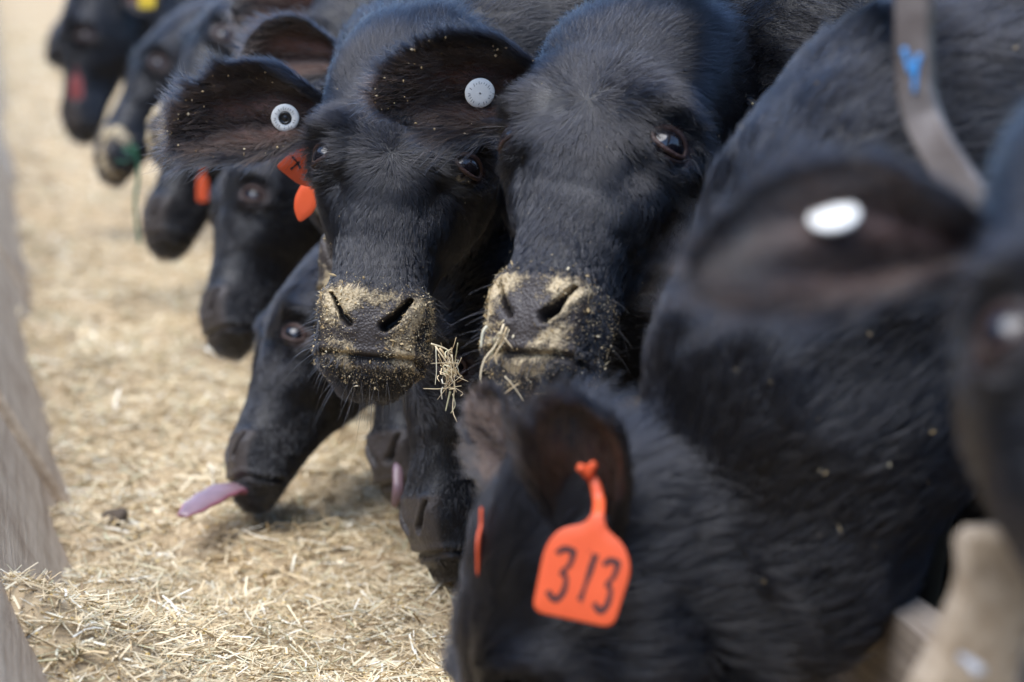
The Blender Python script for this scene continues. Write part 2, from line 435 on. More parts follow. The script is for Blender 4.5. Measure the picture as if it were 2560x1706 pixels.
def ear_mesh(base, axis, face, length, width, nu=44, nv=36, droop=.02, curl0=2.2, curl1=.75, seed=0, tipw=1., fold=.16, hair=1., brown=1.):
    a = unit(np.asarray(axis, float)); m = np.asarray(face, float); m = unit(m-a*(m@a)); l = np.cross(a, m)
    u = np.linspace(0, 1, nu); v = np.linspace(-1, 1, nv)
    W = width*pchip([0, .12, .3, .55, .75, .9, .97, 1.], [.34, .46, .78, 1., .90, .58, .32*tipw, .03], u)
    K = pchip([0, .2, .5, .8, 1], [curl0, curl0*.72, curl1*1.1, curl1*.8, curl1*.6], u)
    R = W/K
    psi = v[None]*K[:, None]*(1+fold*v[None])
    asym = .10*np.sin(u*np.pi)
    lat = R[:, None]*np.sin(psi) + (asym*width)[:, None]; dep = R[:, None]*(1-np.cos(psi))
    ax = u[:, None]*length*np.ones_like(psi)
    ridge = .0022*np.sin(v[None]*9+.6)*np.sin(np.pi*np.clip(u[:, None]*1.2, 0, 1))*(np.abs(v)[None] < .75)
    dep = dep + ridge + .003*np.sin(u[:, None]*7+v[None]*3+seed)
    P = np.asarray(base) + ax[..., None]*a + lat[..., None]*l + dep[..., None]*m
    P[..., 2] -= droop*(u**2)[:, None]
    du = np.gradient(P, axis=0); dv = np.gradient(P, axis=1)
    n = unit(np.cross(du, dv)); 
    if (n*m).sum(-1).mean() < 0: n = -n
    th = (.0030*(1-.55*u))[:, None, None]*np.ones((1, nv, 1))
    edge = (1-.75*np.abs(v)**6)[None, :, None]
    I, O = P+n*th*edge, P-n*th*edge
    # closed strip: inner v -1..1 then outer 1..-1
    ring = np.concatenate([I, O[:, ::-1]], 1)
    F = grid_faces(nu, 2*nv)
    inner = np.concatenate([np.ones((nu, nv)), np.zeros((nu, nv))], 1)
    vv = np.concatenate([np.broadcast_to(v, (nu, nv)), np.broadcast_to(v[::-1], (nu, nv))], 1)
    uu = np.broadcast_to(u[:, None], ring.shape[:2])
    return ring.reshape(-1, 3), F, inner.ravel(), uu.ravel(), vv.ravel(), a, m, l, P, n

def orient_outward(V, F, inside):
    """flip faces so normals point away from the given inside points"""
    c = V[F].mean(1); n = np.cross(V[F[:, 1]]-V[F[:, 0]], V[F[:, 2]]-V[F[:, 0]])
    return F[:, ::-1] if ((c-inside)*n).sum() < 0 else F

def rot_from(nose, face):
    z = -unit(np.asarray(nose, float)); y = -np.asarray(face, float); y = unit(y-z*(y@z)); x = np.cross(y, z)
    return np.stack([x, y, z], 1)

def disc_tag(mb, c, n, up, r=.0155, hole=True, outline=1.0):
    n = unit(n); u = unit(np.cross(up, n)); v = np.cross(n, u); k = 40
    th = np.linspace(0, 2*np.pi, k, endpoint=False); C_, S_ = np.cos(th), np.sin(th)
    prof = [(.012, -.001), (r*.96, -.001), (r, .0002), (r, .0016), (r*.95, .0026), (.0078, .0030), (.0072, .0022)] if hole else \
           [(.001, -.001), (r*.96, -.001), (r, .0002), (r, .0016), (r*.93, .0026), (r*.5, .0032), (.001, .0034)]
    V = np.concatenate([c + a*(C_[:, None]*u + S_[:, None]*v) + b*n for a, b in prof])
    mb.add(V, grid_faces(len(prof), k), M['tag_white'])
    if hole:
        prof = [(.0074, .0020), (.0070, .0036), (.0055, .0042), (.0050, .0030), (.0030, .0026), (.0022, .0036), (.0003, .0038)]
        V = np.concatenate([c + a*(C_[:, None]*u + S_[:, None]*v) + b*n for a, b in prof])
        mb.add(V, grid_faces(len(prof), k), M['tag_black'])
    rr = np.random.default_rng(3)
    for i in range(26):                                   # worn print running round the rim
        if rr.random() < .25: continue
        a = i/26*6.283; e1 = np.cos(a)*u+np.sin(a)*v; e2 = -np.sin(a)*u+np.cos(a)*v
        r0 = r*rr.uniform(.60, .66); r1 = r*rr.uniform(.74, .84); wd = .00032; s = rr.uniform(-.001, .001)
        q = [c+e1*r0+e2*(s-wd)+n*.0031, c+e1*r0+e2*(s+wd)+n*.0031, c+e1*r1+e2*wd+n*.0030, c+e1*r1-e2*wd+n*.0030]
        mb.add(q, [[0, 1, 2, 3]], M['tag_print'])

def plate(mb, outline, O, U, V_, n, thick, m, bend=0.):
    """extruded outline (2-d, metres) in frame O + x*U + y*V_"""
    P = np.asarray(outline, float); k = len(P)
    def to(P2, h): return O + P2[:, :1]*U + P2[:, 1:]*V_ + (h + bend*(P2[:, :1]**2))*n
    c = P.mean(0); A = []
    ins = c + (P-c)*.5; rim = c+(P-c)*.965
    A = [to(c+(P-c)*.02, thick), to(ins, thick), to(rim, thick), to(P, thick*.6), to(P, -thick*.6), to(rim, -thick), to(ins, -thick), to(c+(P-c)*.02, -thick)]
    mb.add(np.concatenate(A), grid_faces(len(A), k), m)
def stroke(mb, pts, O, U, V_, n, h, wd, m, bend=0.):
    P = spline(pts, 22); T = unit(np.gradient(P, axis=0)); S = np.stack([-T[:, 1], T[:, 0]], -1)
    wv = wd*(1+.25*np.sin(np.linspace(0, 9, 22)))[:, None]
    L_, R2 = P-S*wv, P+S*wv
    def to(Q): return O + Q[:, :1]*U + Q[:, 1:]*V_ + (h + bend*Q[:, :1]**2)*n
    mb.add(np.concatenate([to(L_), to(R2)]), np.stack([np.arange(21), np.arange(1, 22), np.arange(23, 44), np.arange(22, 43)], -1), m)
def rounded(poly, r=.12, n=6):
    P = np.asarray(poly, float); out = []
    for i in range(len(P)):
        a, b, c = P[i-1], P[i], P[(i+1) % len(P)]
        p0 = b+(a-b)*min(.45, r/np.linalg.norm(a-b)); p1 = b+(c-b)*min(.45, r/np.linalg.norm(c-b))
        for t in np.linspace(0, 1, n): out.append((1-t)**2*p0+2*t*(1-t)*b+t*t*p1)
    return np.array(out)
TAG_OUT = [(-.032, -.040), (.032, -.040), (.035, .010), (.024, .026), (.0065, .033), (.0050, .046), (.0045, .062), (-.0045, .062), (-.0050, .046), (-.0065, .033), (-.026, .026), (-.035, .010)]
def tag_plate(mb, O, U, V_, n, s=1., digits=None, stem_bend=None, m=None, outline=None):
    out = rounded(np.array(outline if outline is not None else TAG_OUT)*s, .009*s, 5)
    plate(mb, out, O, U, V_, n, .0009, m or M['tag_orange'], bend=1.2)
    if digits:
        D3 = [(-.5, .72), (-.1, .95), (.42, .92), (.36, .45), (-.02, .12), (.32, .02), (.40, -.42), (.02, -.86), (-.5, -.62)]
        D1 = [(.10, .95), (.04, .2), (-.02, -.4), (-.10, -.92)]
        for ch, cx, w_, ht in digits:
            pts = np.array(D3 if ch == '3' else D1)*np.array([w_, ht])*s + np.array([cx*s, -.006*s])
            for h in (.00125,): stroke(mb, pts, O, U, V_, n, h, .0019*s, M['tag_ink'], bend=1.2)
            if ch == '3':
                stroke(mb, np.array([(-.05, .12), (.1, .1), (.2, .06)])*np.array([w_, ht])*s + np.array([cx*s, -.006*s]), O, U, V_, n, .0013, .0020*s, M['tag_ink'], bend=1.2)
            else:
                for q in (.88, -.86):
                    stroke(mb, np.array([(-.10+q*.1, q), (.02+q*.1, q+.01), (.14+q*.1, q)])*np.array([w_, ht])*s + np.array([cx*s, -.006*s]), O, U, V_, n, .0013, .0021*s, M['tag_ink'], bend=1.2)

def build_cow(label, Rm, pos, scale, shoulder, body_dir, quality, ears, seed=0, fur_n=0, neck_fur=0, fur_len=1., fur_rad=.00028,
              whorl_z=.0, feed=1., tags=(), tongue=None, crumbs=0, group='black cattle feeding along the bunk', whiskers=0, neck_bulge=(0, 0, 0), neck_r=(.135, .175, .105), fur_cover=1., poll_len=1., muzzle_w=1., neck_crumbs=0, nos=(1., 1.), neck_len=.026, neckT=(1., 1.)):
    Rm = np.asarray(Rm, float); pos = np.asarray(pos, float)
    W = lambda p: pos + scale*(np.asarray(p) @ Rm.T)
    Wd = lambda d: np.asarray(d) @ Rm.T
    nth, res, nneck, ntor = {3: (232, .00165, 60, 30), 2: (128, .0032, 44, 26), 1: (72, .006, 26, 20)}[quality]
    th = np.linspace(0, 2*np.pi, nth, endpoint=False)
    K = head_rings(nth, res); nh = len(K)
    ph = np.radians(K[:, 2]); z0 = np.zeros(nh)
    c = np.stack([z0, K[:, 0], K[:, 1]], -1); d = np.stack([z0, -np.cos(ph), np.sin(ph)], -1); x = np.tile([1., 0, 0], (nh, 1))
    P = ring_points(c, d, x, K[:, 3], K[:, 4], K[:, 5], K[:, 6], K[:, 7], th)
    G = grid_faces(nh, nth); flat = P.reshape(-1, 3)
    du = np.gradient(P, axis=0); dv = np.roll(P, -1, 1)-np.roll(P, 1, 1)
    Nn = unit(np.cross(dv, du)); Nn = Nn*np.sign(((P-c[:, None])*Nn).sum(-1).mean())
    S, pad, feedm, skin, hole, sock = sculpt(flat, Nn.reshape(-1, 3), seed, nos)
    S[:, 0] *= 1-(1-muzzle_w)*smoothstep(-.05, -.13, S[:, 2])
    # ---- neck and trunk in world space
    P0 = W(c[-1]); T0 = Wd((0, 1, 0)); D0 = Wd((0, 0, 1)); X0 = Wd((1, 0, 0))
    P1 = np.asarray(shoulder, float); T1 = unit(np.asarray(body_dir, float)); dist = np.linalg.norm(P1-P0)
    t = np.linspace(0, 1, nneck+1)[1:]
    h00, h10, h01, h11 = 2*t**3-3*t**2+1, t**3-2*t**2+t, -2*t**3+3*t**2, t**3-t**2
    cn = h00[:, None]*P0 + (h10*dist*neckT[0])[:, None]*T0 + h01[:, None]*P1 + (h11*dist*neckT[1])[:, None]*T1
    cn += (np.sin(t*np.pi)**1.5)[:, None]*np.asarray(neck_bulge)
    tt = np.gradient(np.concatenate([[P0], cn]), axis=0)[1:]; tt = unit(tt)
    dn = unit((1-t)[:, None]*D0 + t[:, None]*np.array([0, 0, 1.]))
    dn = unit(dn - tt*(dn*tt).sum(1, keepdims=True)); xn = np.cross(tt, dn)
    sgn = np.sign((xn[0]*X0).sum()); xn *= sgn
    e0 = HEAD[-1]
    def fade(a, m_, b): return pchip([0, .5, 1], [a*scale, m_, b], t)
    fn, bn, wn = fade(e0[3], neck_r[0], .225), fade(e0[4], neck_r[1], .30), fade(e0[5], neck_r[2], .165)
    nn = np.full(nneck, 2.1)
    PN = ring_points(cn, dn, xn, fn, bn, wn, nn, nn, th)
    s = np.linspace(0, 1, ntor+1)[1:]; Lb = 1.25
    ct = P1 + s[:, None]*Lb*T1
    kk = [0, .12, .35, .65, .85, .95, .99, 1.]
    ft = pchip(kk, [.225, .25, .255, .265, .25, .20, .12, .01], s); bt = pchip(kk, [.30, .33, .34, .33, .26, .19, .11, .01], s)
    wt = pchip(kk, [.165, .20, .235, .24, .22, .17, .10, .01], s)
    dt = np.tile([0, 0, 1.], (ntor, 1)); xt = np.tile(np.cross(T1, [0, 0, 1.])*1., (ntor, 1)); xt *= np.sign((xt[0]*xn[-1]).sum())
    PT = ring_points(ct, dt, xt, ft, bt, wt, np.full(ntor, 2.2), np.full(ntor, 2.2), th)
    NV = np.concatenate([PN.reshape(-1, 3), PT.reshape(-1, 3)])
    wr = wob(NV, 16, seed+11)*.007 + wob(NV, 45, seed+12)*.003
    # neck folds running down from the crest
    cenN = np.concatenate([np.repeat(cn, nth, 0), np.repeat(ct, nth, 0)])
    NV = NV + unit(NV-cenN)*wr[:, None]
    HV = W(S)
    V = np.concatenate([HV, NV]); nr = nh+nneck+ntor
    Fb = grid_faces(nr, nth)
    allc = np.concatenate([W(c), cn, ct])
    Fb = orient_outward(V, Fb, np.repeat(allc[:-1], nth, 0))
    nv = len(V); mask = np.zeros((nv, 3)); n_h = nh*nth
    mask[:n_h, 0] = pad; mask[:n_h, 1] = feedm*feed; mask[:n_h, 2] = skin*.5
    mb = MB(); mb.add(V, Fb, M['hide'], mask)
    root = empty('cow', (P1[0], P1[1], -.30))
    tag(root, label, 'cow', group)
    # eyelids
    for sd_ in (-1, 1):
        ec, o, h, v = eye_frame(sd_)
        ne = 40 if quality > 1 else 20
        a = np.linspace(0, 2*np.pi, ne+1)
        vy = np.where(np.sin(a) > 0, .0118, .0112)*np.sin(a); hx = .0172*np.cos(a)
        q = hx[:, None]*h + (vy + .0015*np.cos(a))[:, None]*v
        rr = np.sqrt(np.maximum((EYE_R+.0004)**2 - (q*q).sum(1), .00004))
        path = ec + q + rr[:, None]*o
        rad = np.where(np.sin(a) > 0, .0026+.0008*np.sin(a), .0024)
        tv, tf = tube(W(path), rad*scale, 10, cap=False)
        mb.add(tv, tf, M['hide'], np.tile([.25, 0, .35], (len(tv), 1)))
    # ears
    EAR = []
    for e in ears:
        e = dict(e); sd_ = e.pop('side'); base = e.pop('base', (sd_*.070, .048, .112))
        q = dict(length=.155, width=.066, seed=seed+sd_)
        q.update(e)
        if 'axis_w' in q: q['axis'] = np.asarray(q.pop('axis_w')) @ Rm
        if 'face_w' in q: q['face'] = np.asarray(q.pop('face_w')) @ Rm
        nu, nvv = {3: (60, 44), 2: (34, 26), 1: (18, 14)}[quality]
        ev, ef, inn, uu, vv, a_, m_, l_, Pm, nm = ear_mesh(base, nu=nu, nv=nvv, **q)
        ev = W(ev); cen = W((Pm.mean(1)))
        ef = orient_outward(ev, ef, np.repeat(cen[:-1], 2*nvv, 0) + 0*ev[ef[:, 0]]) if False else ef
        bm_ = np.zeros((len(ev), 3))
        stripe = np.exp(-((vv-.28)/.26)**2) + .9*np.exp(-((vv+.45)/.22)**2)
        bm_[:, 2] = inn*np.clip(stripe, 0, 1)*smoothstep(.02, .2, uu)*smoothstep(.92, .6, uu)*q.get('brown', 1.)
        mb.add(ev, ef, M['hide'], bm_)
        EAR.append(dict(V=ev, F=ef, inn=inn, u=uu, v=vv, a=Wd(a_), m=Wd(m_), l=Wd(l_), P=W(Pm.reshape(-1, 3)).reshape(Pm.shape), n=Wd(nm), side=sd_, hair=q.get('hair', 1.)))
    # legs
    for along, lat in ((.10, .12), (.10, -.12), (1.02, .13), (1.02, -.13)):
        b0 = P1 + T1*along + xt[0]*lat; gz = -.30
        zz = [b0[2]-.12, b0[2]-.30, b0[2]-.42, gz+.16, gz+.06, gz]
        pth = spline([(b0[0]+ox, b0[1], zv) for ox, zv in zip((0, .0, .015, 0, .01, -.015), zz)], 18)
        rd = pchip(np.arange(6), [.105, .075, .048, .034, .036, .050], np.linspace(0, 5, 18))
        tv, tf = tube(pth, rd, 14); mb.add(tv, tf, M['hide'])
    body = mb.build('body', root, use_mask=True)
    # eyeballs
    for sd_ in (-1, 1):
        ec, o, h, v = eye_frame(sd_); k = 28 if quality > 1 else 14
        uu, vv = np.meshgrid(np.linspace(0, np.pi, k), np.linspace(0, 2*np.pi, 2*k, endpoint=False), indexing='ij')
        dirs = np.cos(uu)[..., None]*o + np.sin(uu)[..., None]*(np.cos(vv)[..., None]*h + np.sin(vv)[..., None]*v)
        bul = 1+.06*np.exp(-(uu/.5)**2)
        ec = ec - o*(.0045 if quality == 1 else 0.)
        eb = MB(); eb.add(W(ec + EYE_R*(dirs*bul[..., None])).reshape(-1, 3), grid_faces(k, 2*k), M['eye']); eb.build('eye', root)
    # ---- fur
    if fur_n:
        q = S; Wp = np.array([0, -.066, whorl_z])
        rad = q-Wp; dl = np.linalg.norm(rad*np.array([1, .7, 1]), axis=1)
        fl = unit(rad) + np.array([0, .55, -.15])*smoothstep(.06, .10, np.abs(q[:, 0]))[:, None]
        fl = fl + np.array([0, 0, -.9])*smoothstep(-.03, -.09, q[:, 2])[:, None]
        fl = unit(fl)
        ln = np.full(n_h, .0125)
        ln += .010*smoothstep(.0, .05, dl)*smoothstep(-.06, .02, q[:, 2])
        ln += poll_len*.022*smoothstep(.10, .17, q[:, 2])
        ln += .010*smoothstep(.02, .10, q[:, 1])
        ln *= 1-.45*smoothstep(-.06, -.13, q[:, 2])
        chin = smoothstep(-.214, -.226, q[:, 2]); ln += .014*chin
        ln *= 1-.6*sock
        de = np.ones(n_h); de *= 1-np.clip(pad*1.6, 0, 1); de *= 1-np.clip(hole*3, 0, 1); de *= 1-.97*smoothstep(.75, .98, sock)
        flW = Wd(fl)
        # neck
        Tn = np.concatenate([np.repeat(tt, nth, 0), np.repeat(np.tile(T1, (ntor, 1)), nth, 0)])
        Dn = np.concatenate([np.repeat(dn, nth, 0), np.repeat(dt, nth, 0)])
        fN = unit(Tn - .35*Dn)
        lnN = np.full(len(NV), neck_len); tcol = np.r_[np.repeat(t, nth), np.ones(ntor*nth)*2]
        deN = (tcol < 1.5)*1.*(neck_fur > 0)
        deN[len(PN.reshape(-1, 3)):][:nth*12] = .7*(neck_fur > 0)
        flow = np.concatenate([flW, fN]); length = np.concatenate([ln, lnN])*fur_len*scale
        dh = np.concatenate([de, np.zeros(len(NV))])
        # the part-hidden back of the head needs less
        pts, rd = grow(V, Fb, dh, length, flow, fur_n, fur_rad, seed*13+5, lift=.30)
        PTS, RD = [pts], [rd]
        if neck_fur:
            dN = np.concatenate([np.zeros(n_h), deN])
            pts, rd = grow(V, Fb, dN, length, flow, neck_fur, fur_rad*1.15, seed*13+6, lift=.32, cell=.013, clump=.55)
            PTS.append(pts); RD.append(rd)
        BP, BR = [], []
        for E_ in EAR:
            fw = unit(E_['a'][None] + .75*np.sign(E_['v'])[:, None]*E_['l'][None]*np.abs(E_['v'])[:, None]**2)
            edge = smoothstep(.72, 1., np.abs(E_['v'])); tip = smoothstep(.8, 1, E_['u']); inn = E_['inn'] > .5
            low = (np.sign(E_['v']) == np.sign((E_['l'][2] < 0)-.5))
            ll = np.where(inn, .013+.011*edge, .015)*fur_len + .013*edge*low*fur_len + .004*tip
            ll = ll*(1+.5*wob(E_['V'], 90, seed+21))*E_['hair']
            base_ = smoothstep(.0, .12, E_['u'])
            pts, rd = grow(E_['V'], E_['F'], np.where(inn, 1.5*edge, .8)*base_, ll*scale, fw, int(fur_n*.10), fur_rad, seed*17+E_['side'], lift=.45)
            PTS.append(pts); RD.append(rd)
            pts, rd = grow(E_['V'], E_['F'], np.where(inn, (1-edge)*(.35+.65*smoothstep(.35, .75, np.abs(E_['v']))), 0)*base_, ll*scale*1.15, fw, int(fur_n*.045), fur_rad, seed*19+E_['side'], lift=.4, jitter=.22)
            BP.append(pts); BR.append(rd)
        strands('ear_hair', np.concatenate(BP), np.concatenate(BR), M['brownfur'], root)
        strands('fur', np.concatenate(PTS), np.concatenate(RD), M['fur'], root)
    if whiskers:
        r = np.random.default_rng(seed+50); LS = []; RS = []
        # eyelashes
        for sd_ in (-1, 1):
            ec, o, h, v = eye_frame(sd_)
            for i in range(46):
                up_ = i < 32; a = r.uniform(.25, np.pi-.35) if up_ else -r.uniform(.5, np.pi-.5)
                q0 = (.0172*np.cos(a))*h + (.0125*np.sin(a))*v
                p = ec + q0 + math.sqrt(max((EYE_R+.002)**2-(q0@q0), 1e-5))*o
                L_ = (r.uniform(.016, .030) if up_ else r.uniform(.006, .012))
                dr = unit(o*1. - h*.35*np.cos(a)*-1 + v*(-.15 if up_ else -.3) + r.normal(size=3)*.14); dwn = np.array([0, -.25, -.55])
                k = np.linspace(0, 1, 6)[:, None]
                LS.append(W(p + L_*(dr*k + dwn*k*k*.6))); RS.append(.00030*np.linspace(1, .25, 6))
        # muzzle whiskers
        front_i = np.where((flat[:, 2] < -.135) & (hole < .1) & ((pad < .2)))[0]
        lowi = front_i[(flat[front_i, 2] < -.19) | (np.abs(flat[front_i, 0]) > .042)]
        for i in r.choice(lowi, whiskers):
            p = S[i]; nrm = Nn.reshape(-1, 3)[i]; L_ = (.010+.032*r.random()**1.8)*(1.15 if p[2] < -.2 else .9)
            dr = unit(nrm + np.array([0, .1, -.35]) + r.normal(size=3)*.25); k = np.linspace(0, 1, 6)[:, None]
            LS.append(W(p + L_*(dr*k + np.array([0, 0, -.35])*k*k))); RS.append(.00019*np.linspace(1, .3, 6))
        strands('whiskers', np.array(LS), np.array(RS), M['whisker'], root)
    # ---- feed stuck to the face
    if crumbs:
        r = np.random.default_rng(seed+80)
        pr = np.clip(feedm, 0, 1)**1.5 + .0035*(flat[:, 2] > -.14)*(flat[:, 1] < .09) + .06*smoothstep(-.20, -.225, flat[:, 2])*smoothstep(.05, .0, flat[:, 1]) + .5*np.clip(pad, 0, 1)*feedm
        pr = pr*np.where(hole > .3, 0, 1); pr /= pr.sum()
        idx = r.choice(n_h, crumbs, p=pr)
        cb = MB(); Vs, Fs = [], []
        lift_ = np.where(pad[idx] > .3, .0006, .0035)
        for i, lf in zip(idx, lift_):
            size = .0002+.0007*r.random()**1.7 if r.random() < .975 else r.uniform(.0010, .0026)
            cpt = W(S[i]+Nn.reshape(-1, 3)[i]*lf*r.uniform(.3, 1.2)+r.normal(size=3)*.0012)
            A = np.linalg.qr(r.normal(size=(3, 3)))[0]*np.array([1, .65, .45])*size*(np.array([r.uniform(1, 3.), 1, 1]) if r.random() < .3 else 1)
            oc = np.array([[1, 0, 0], [-1, 0, 0], [0, 1, 0], [0, -1, 0], [0, 0, 1], [0, 0, -1.]])@A.T + cpt
            b0 = len(Vs)*6; Vs.append(oc)
            Fs.append(np.array([[0, 2, 4], [2, 1, 4], [1, 3, 4], [3, 0, 4], [2, 0, 5], [1, 2, 5], [3, 1, 5], [0, 3, 5]])+b0)
        for E_ in EAR:
            cand = np.where((E_['inn'] > .5) & ((E_['u'] > .8) | (np.abs(E_['v']) > .7)))[0]
            for i in r.choice(cand, 60):
                size = r.uniform(.0006, .0018); cpt = E_['V'][i]+E_['m']*.004+r.normal(size=3)*.002
                oc = np.array([[1, 0, 0], [-1, 0, 0], [0, 1, 0], [0, -1, 0], [0, 0, 1], [0, 0, -1.]])*size*r.uniform(.5, 1.4, 3) + cpt
                b0 = len(Vs)*6; Vs.append(oc)
                Fs.append(np.array([[0, 2, 4], [2, 1, 4], [1, 3, 4], [3, 0, 4], [2, 0, 5], [1, 2, 5], [3, 1, 5], [0, 3, 5]])+b0)
        cb.add(np.concatenate(Vs), np.concatenate(Fs), M['crumb'])
        tag(cb.build('feed_crumbs', root, smooth=False), kind='stuff')
    if neck_crumbs:
        r = np.random.default_rng(seed+90); cb = MB(); cp = np.array(cam.location)
        nrm_ = unit(NV-cenN); ok = np.where(((nrm_*unit(cp-NV)).sum(1) > .25) & (np.arange(len(NV)) < nneck*nth*.95))[0]
        hub = NV[r.choice(ok, 7)]; wt_ = .15+sum(np.exp(-((NV[ok]-h_)**2).sum(1)/.004) for h_ in hub); Vs, Fs = [], []
        for n_, i in enumerate(r.choice(ok, neck_crumbs, p=wt_/wt_.sum())):
            A = np.linalg.qr(r.normal(size=(3, 3)))[0]*np.array([r.uniform(1, 3.2), .7, .5])*r.uniform(.0005, .0017)
            Vs.append(np.array([[1, 0, 0], [-1, 0, 0], [0, 1, 0], [0, -1, 0], [0, 0, 1], [0, 0, -1.]])@A.T + NV[i]+nrm_[i]*.009)
            Fs.append(np.array([[0, 2, 4], [2, 1, 4], [1, 3, 4], [3, 0, 4], [2, 0, 5], [1, 2, 5], [3, 1, 5], [0, 3, 5]])+n_*6)
        cb.add(np.concatenate(Vs), np.concatenate(Fs), M['crumb']); tag(cb.build('feed_crumbs', root, smooth=False), kind='stuff')
    # ---- ear tags
    for tg in tags:
        E_ = EAR[tg['ear']]; nu, nv_ = E_['P'].shape[:2]
        iu, iv = int(tg['u']*(nu-1)), int((tg['v']*.5+.5)*(nv_-1))
        p = E_['P'][iu, iv]; n = E_['n'][iu, iv]; tb = MB()
        if tg['kind'] == 'disc':
            nn_ = unit(n + np.asarray(tg.get('tilt', (0, 0, 0)), float))
            disc_tag(tb, p+nn_*tg.get('off', .0045)*scale, nn_, np.array([0, 0, 1.]), tg.get('r', .0155), tg.get('hole', True))
        else:
            tg['fn'](tb, p, n, E_)
        to = tb.build('ear_tag', root)
        if 'label' in tg: to['label'] = tg['label']
    if tongue:
        tongue(root, W, Wd)
    return dict(root=root, W=W, Wd=Wd, EAR=EAR, S=S)

SIDE = [dict(side=-1, axis=(-.95, .10, .10), face=(-.1, -.95, -.25)), dict(side=1, axis=(.95, .10, .10), face=(.1, -.95, -.25))]

# ------------------------------------------------------------------ view helpers: where a sight line meets a given distance
yw, pt_ = R_(CAM_YAW), R_(CAM_PITCH)
FW = np.array([math.sin(yw)*math.cos(pt_), math.cos(yw)*math.cos(pt_), math.sin(pt_)])
RT = np.array([math.cos(yw), -math.sin(yw), 0]); UP = np.cross(RT, FW); CP = np.array([0, 0, .78])
def at(px, py, dep):
    f = 100/36*2353
    return CP + FW*dep + RT*(px-1176.5)/f*dep + UP*(784-py)/f*dep
def cv(r, u, t): return r*RT + u*UP - t*FW

# ------------------------------------------------------------------ ground, bunk floor and feed
def feed_h(x, y):
    P = np.stack([x, y, 0*x], -1)
    h = .027*wob(P, 8, 1) + .019*wob(P, 22, 2) + .007*wob(P, 60, 3)
    h = h + .135*np.exp(-((x+.01)/.14)**2-((y-2.82)/.17)**2) + .03*np.exp(-((x-.12)/.16)**2-((y-2.70)/.17)**2) + .03*np.exp(-((x-.2)/.12)**2-((y-3.7)/.22)**2) + .012*np.exp(-((x-.1)/.12)**2)
    h = h - .02*np.exp(-((x-.42)/.14)**2-((y-3.25)/.5)**2)
    return h - .012
def sheet(name, x0, x1, y0, y1, z, m, nx=2, ny=2, hf=None, kind='structure'):
    X, Y = np.meshgrid(np.linspace(x0, x1, nx), np.linspace(y0, y1, ny), indexing='xy')
    Z = np.full_like(X, z) if hf is None else hf(X.ravel(), Y.ravel()).reshape(X.shape)
    mb = MB(); mb.add(np.stack([X, Y, Z], -1).reshape(-1, 3), grid_faces(ny, nx, False), m)
    return tag(mb.build(name), kind=kind)
sheet('ground', -60, 60, -40, 140, -.30, M['mud'])
mb = MB()
def box(mb, lo, hi, m, bev=.006, T=None, jit=0., seed=0, nseg=1):
    lo, hi = np.asarray(lo, float), np.asarray(hi, float)
    ax = int(np.argmax(hi-lo)); o = [i for i in range(3) if i != ax]
    if ax == 1: o = [2, 0]
    elif ax == 2: o = [0, 1]
    else: o = [1, 2]
    a0, a1 = lo[o[0]], hi[o[0]]; b0, b1 = lo[o[1]], hi[o[1]]
    prof = np.array([(a0+bev, b0), (a1-bev, b0), (a1, b0+bev), (a1, b1-bev), (a1-bev, b1), (a0+bev, b1), (a0, b1-bev), (a0, b0+bev)])
    c = prof.mean(0); ss = np.linspace(lo[ax]+bev, hi[ax]-bev, nseg+1)
    rows = []
    r = np.random.default_rng(seed)
    def row(pr, t):
        q = np.zeros((8, 3)); q[:, o[0]] = pr[:, 0]; q[:, o[1]] = pr[:, 1]; q[:, ax] = t; return q
    small = c+(prof-c)*(1-2*bev/max(min(a1-a0, b1-b0), 1e-4)*.9)
    rows.append(row(c+(prof-c)*.01, lo[ax])); rows.append(row(small, lo[ax]))
    for t in ss: rows.append(row(prof + r.normal(size=(8, 2))*jit, t))
    rows.append(row(small, hi[ax])); rows.append(row(c+(prof-c)*.01, hi[ax]))
    V = np.concatenate(rows)
    if T is not None: V = T(V)
    F = grid_faces(len(rows), 8)
    F = orient_outward(V, F, np.broadcast_to(V.mean(0), (len(F), 3)))
    mb.add(V, F, m)
mb = MB(); box(mb, (-.10, .2, -.296), (.74, 45, -.07), M['concrete'], .01)
tag(mb.build('bunk_floor'), kind='structure')
fb = sheet('feed_bed', -.08, .72, 1.2, 45, 0, M['feed_base'], 70, 1400, feed_h)
tag(fb, 'tan bed of chopped hay and grain filling the feed bunk', 'feed', kind='stuff')
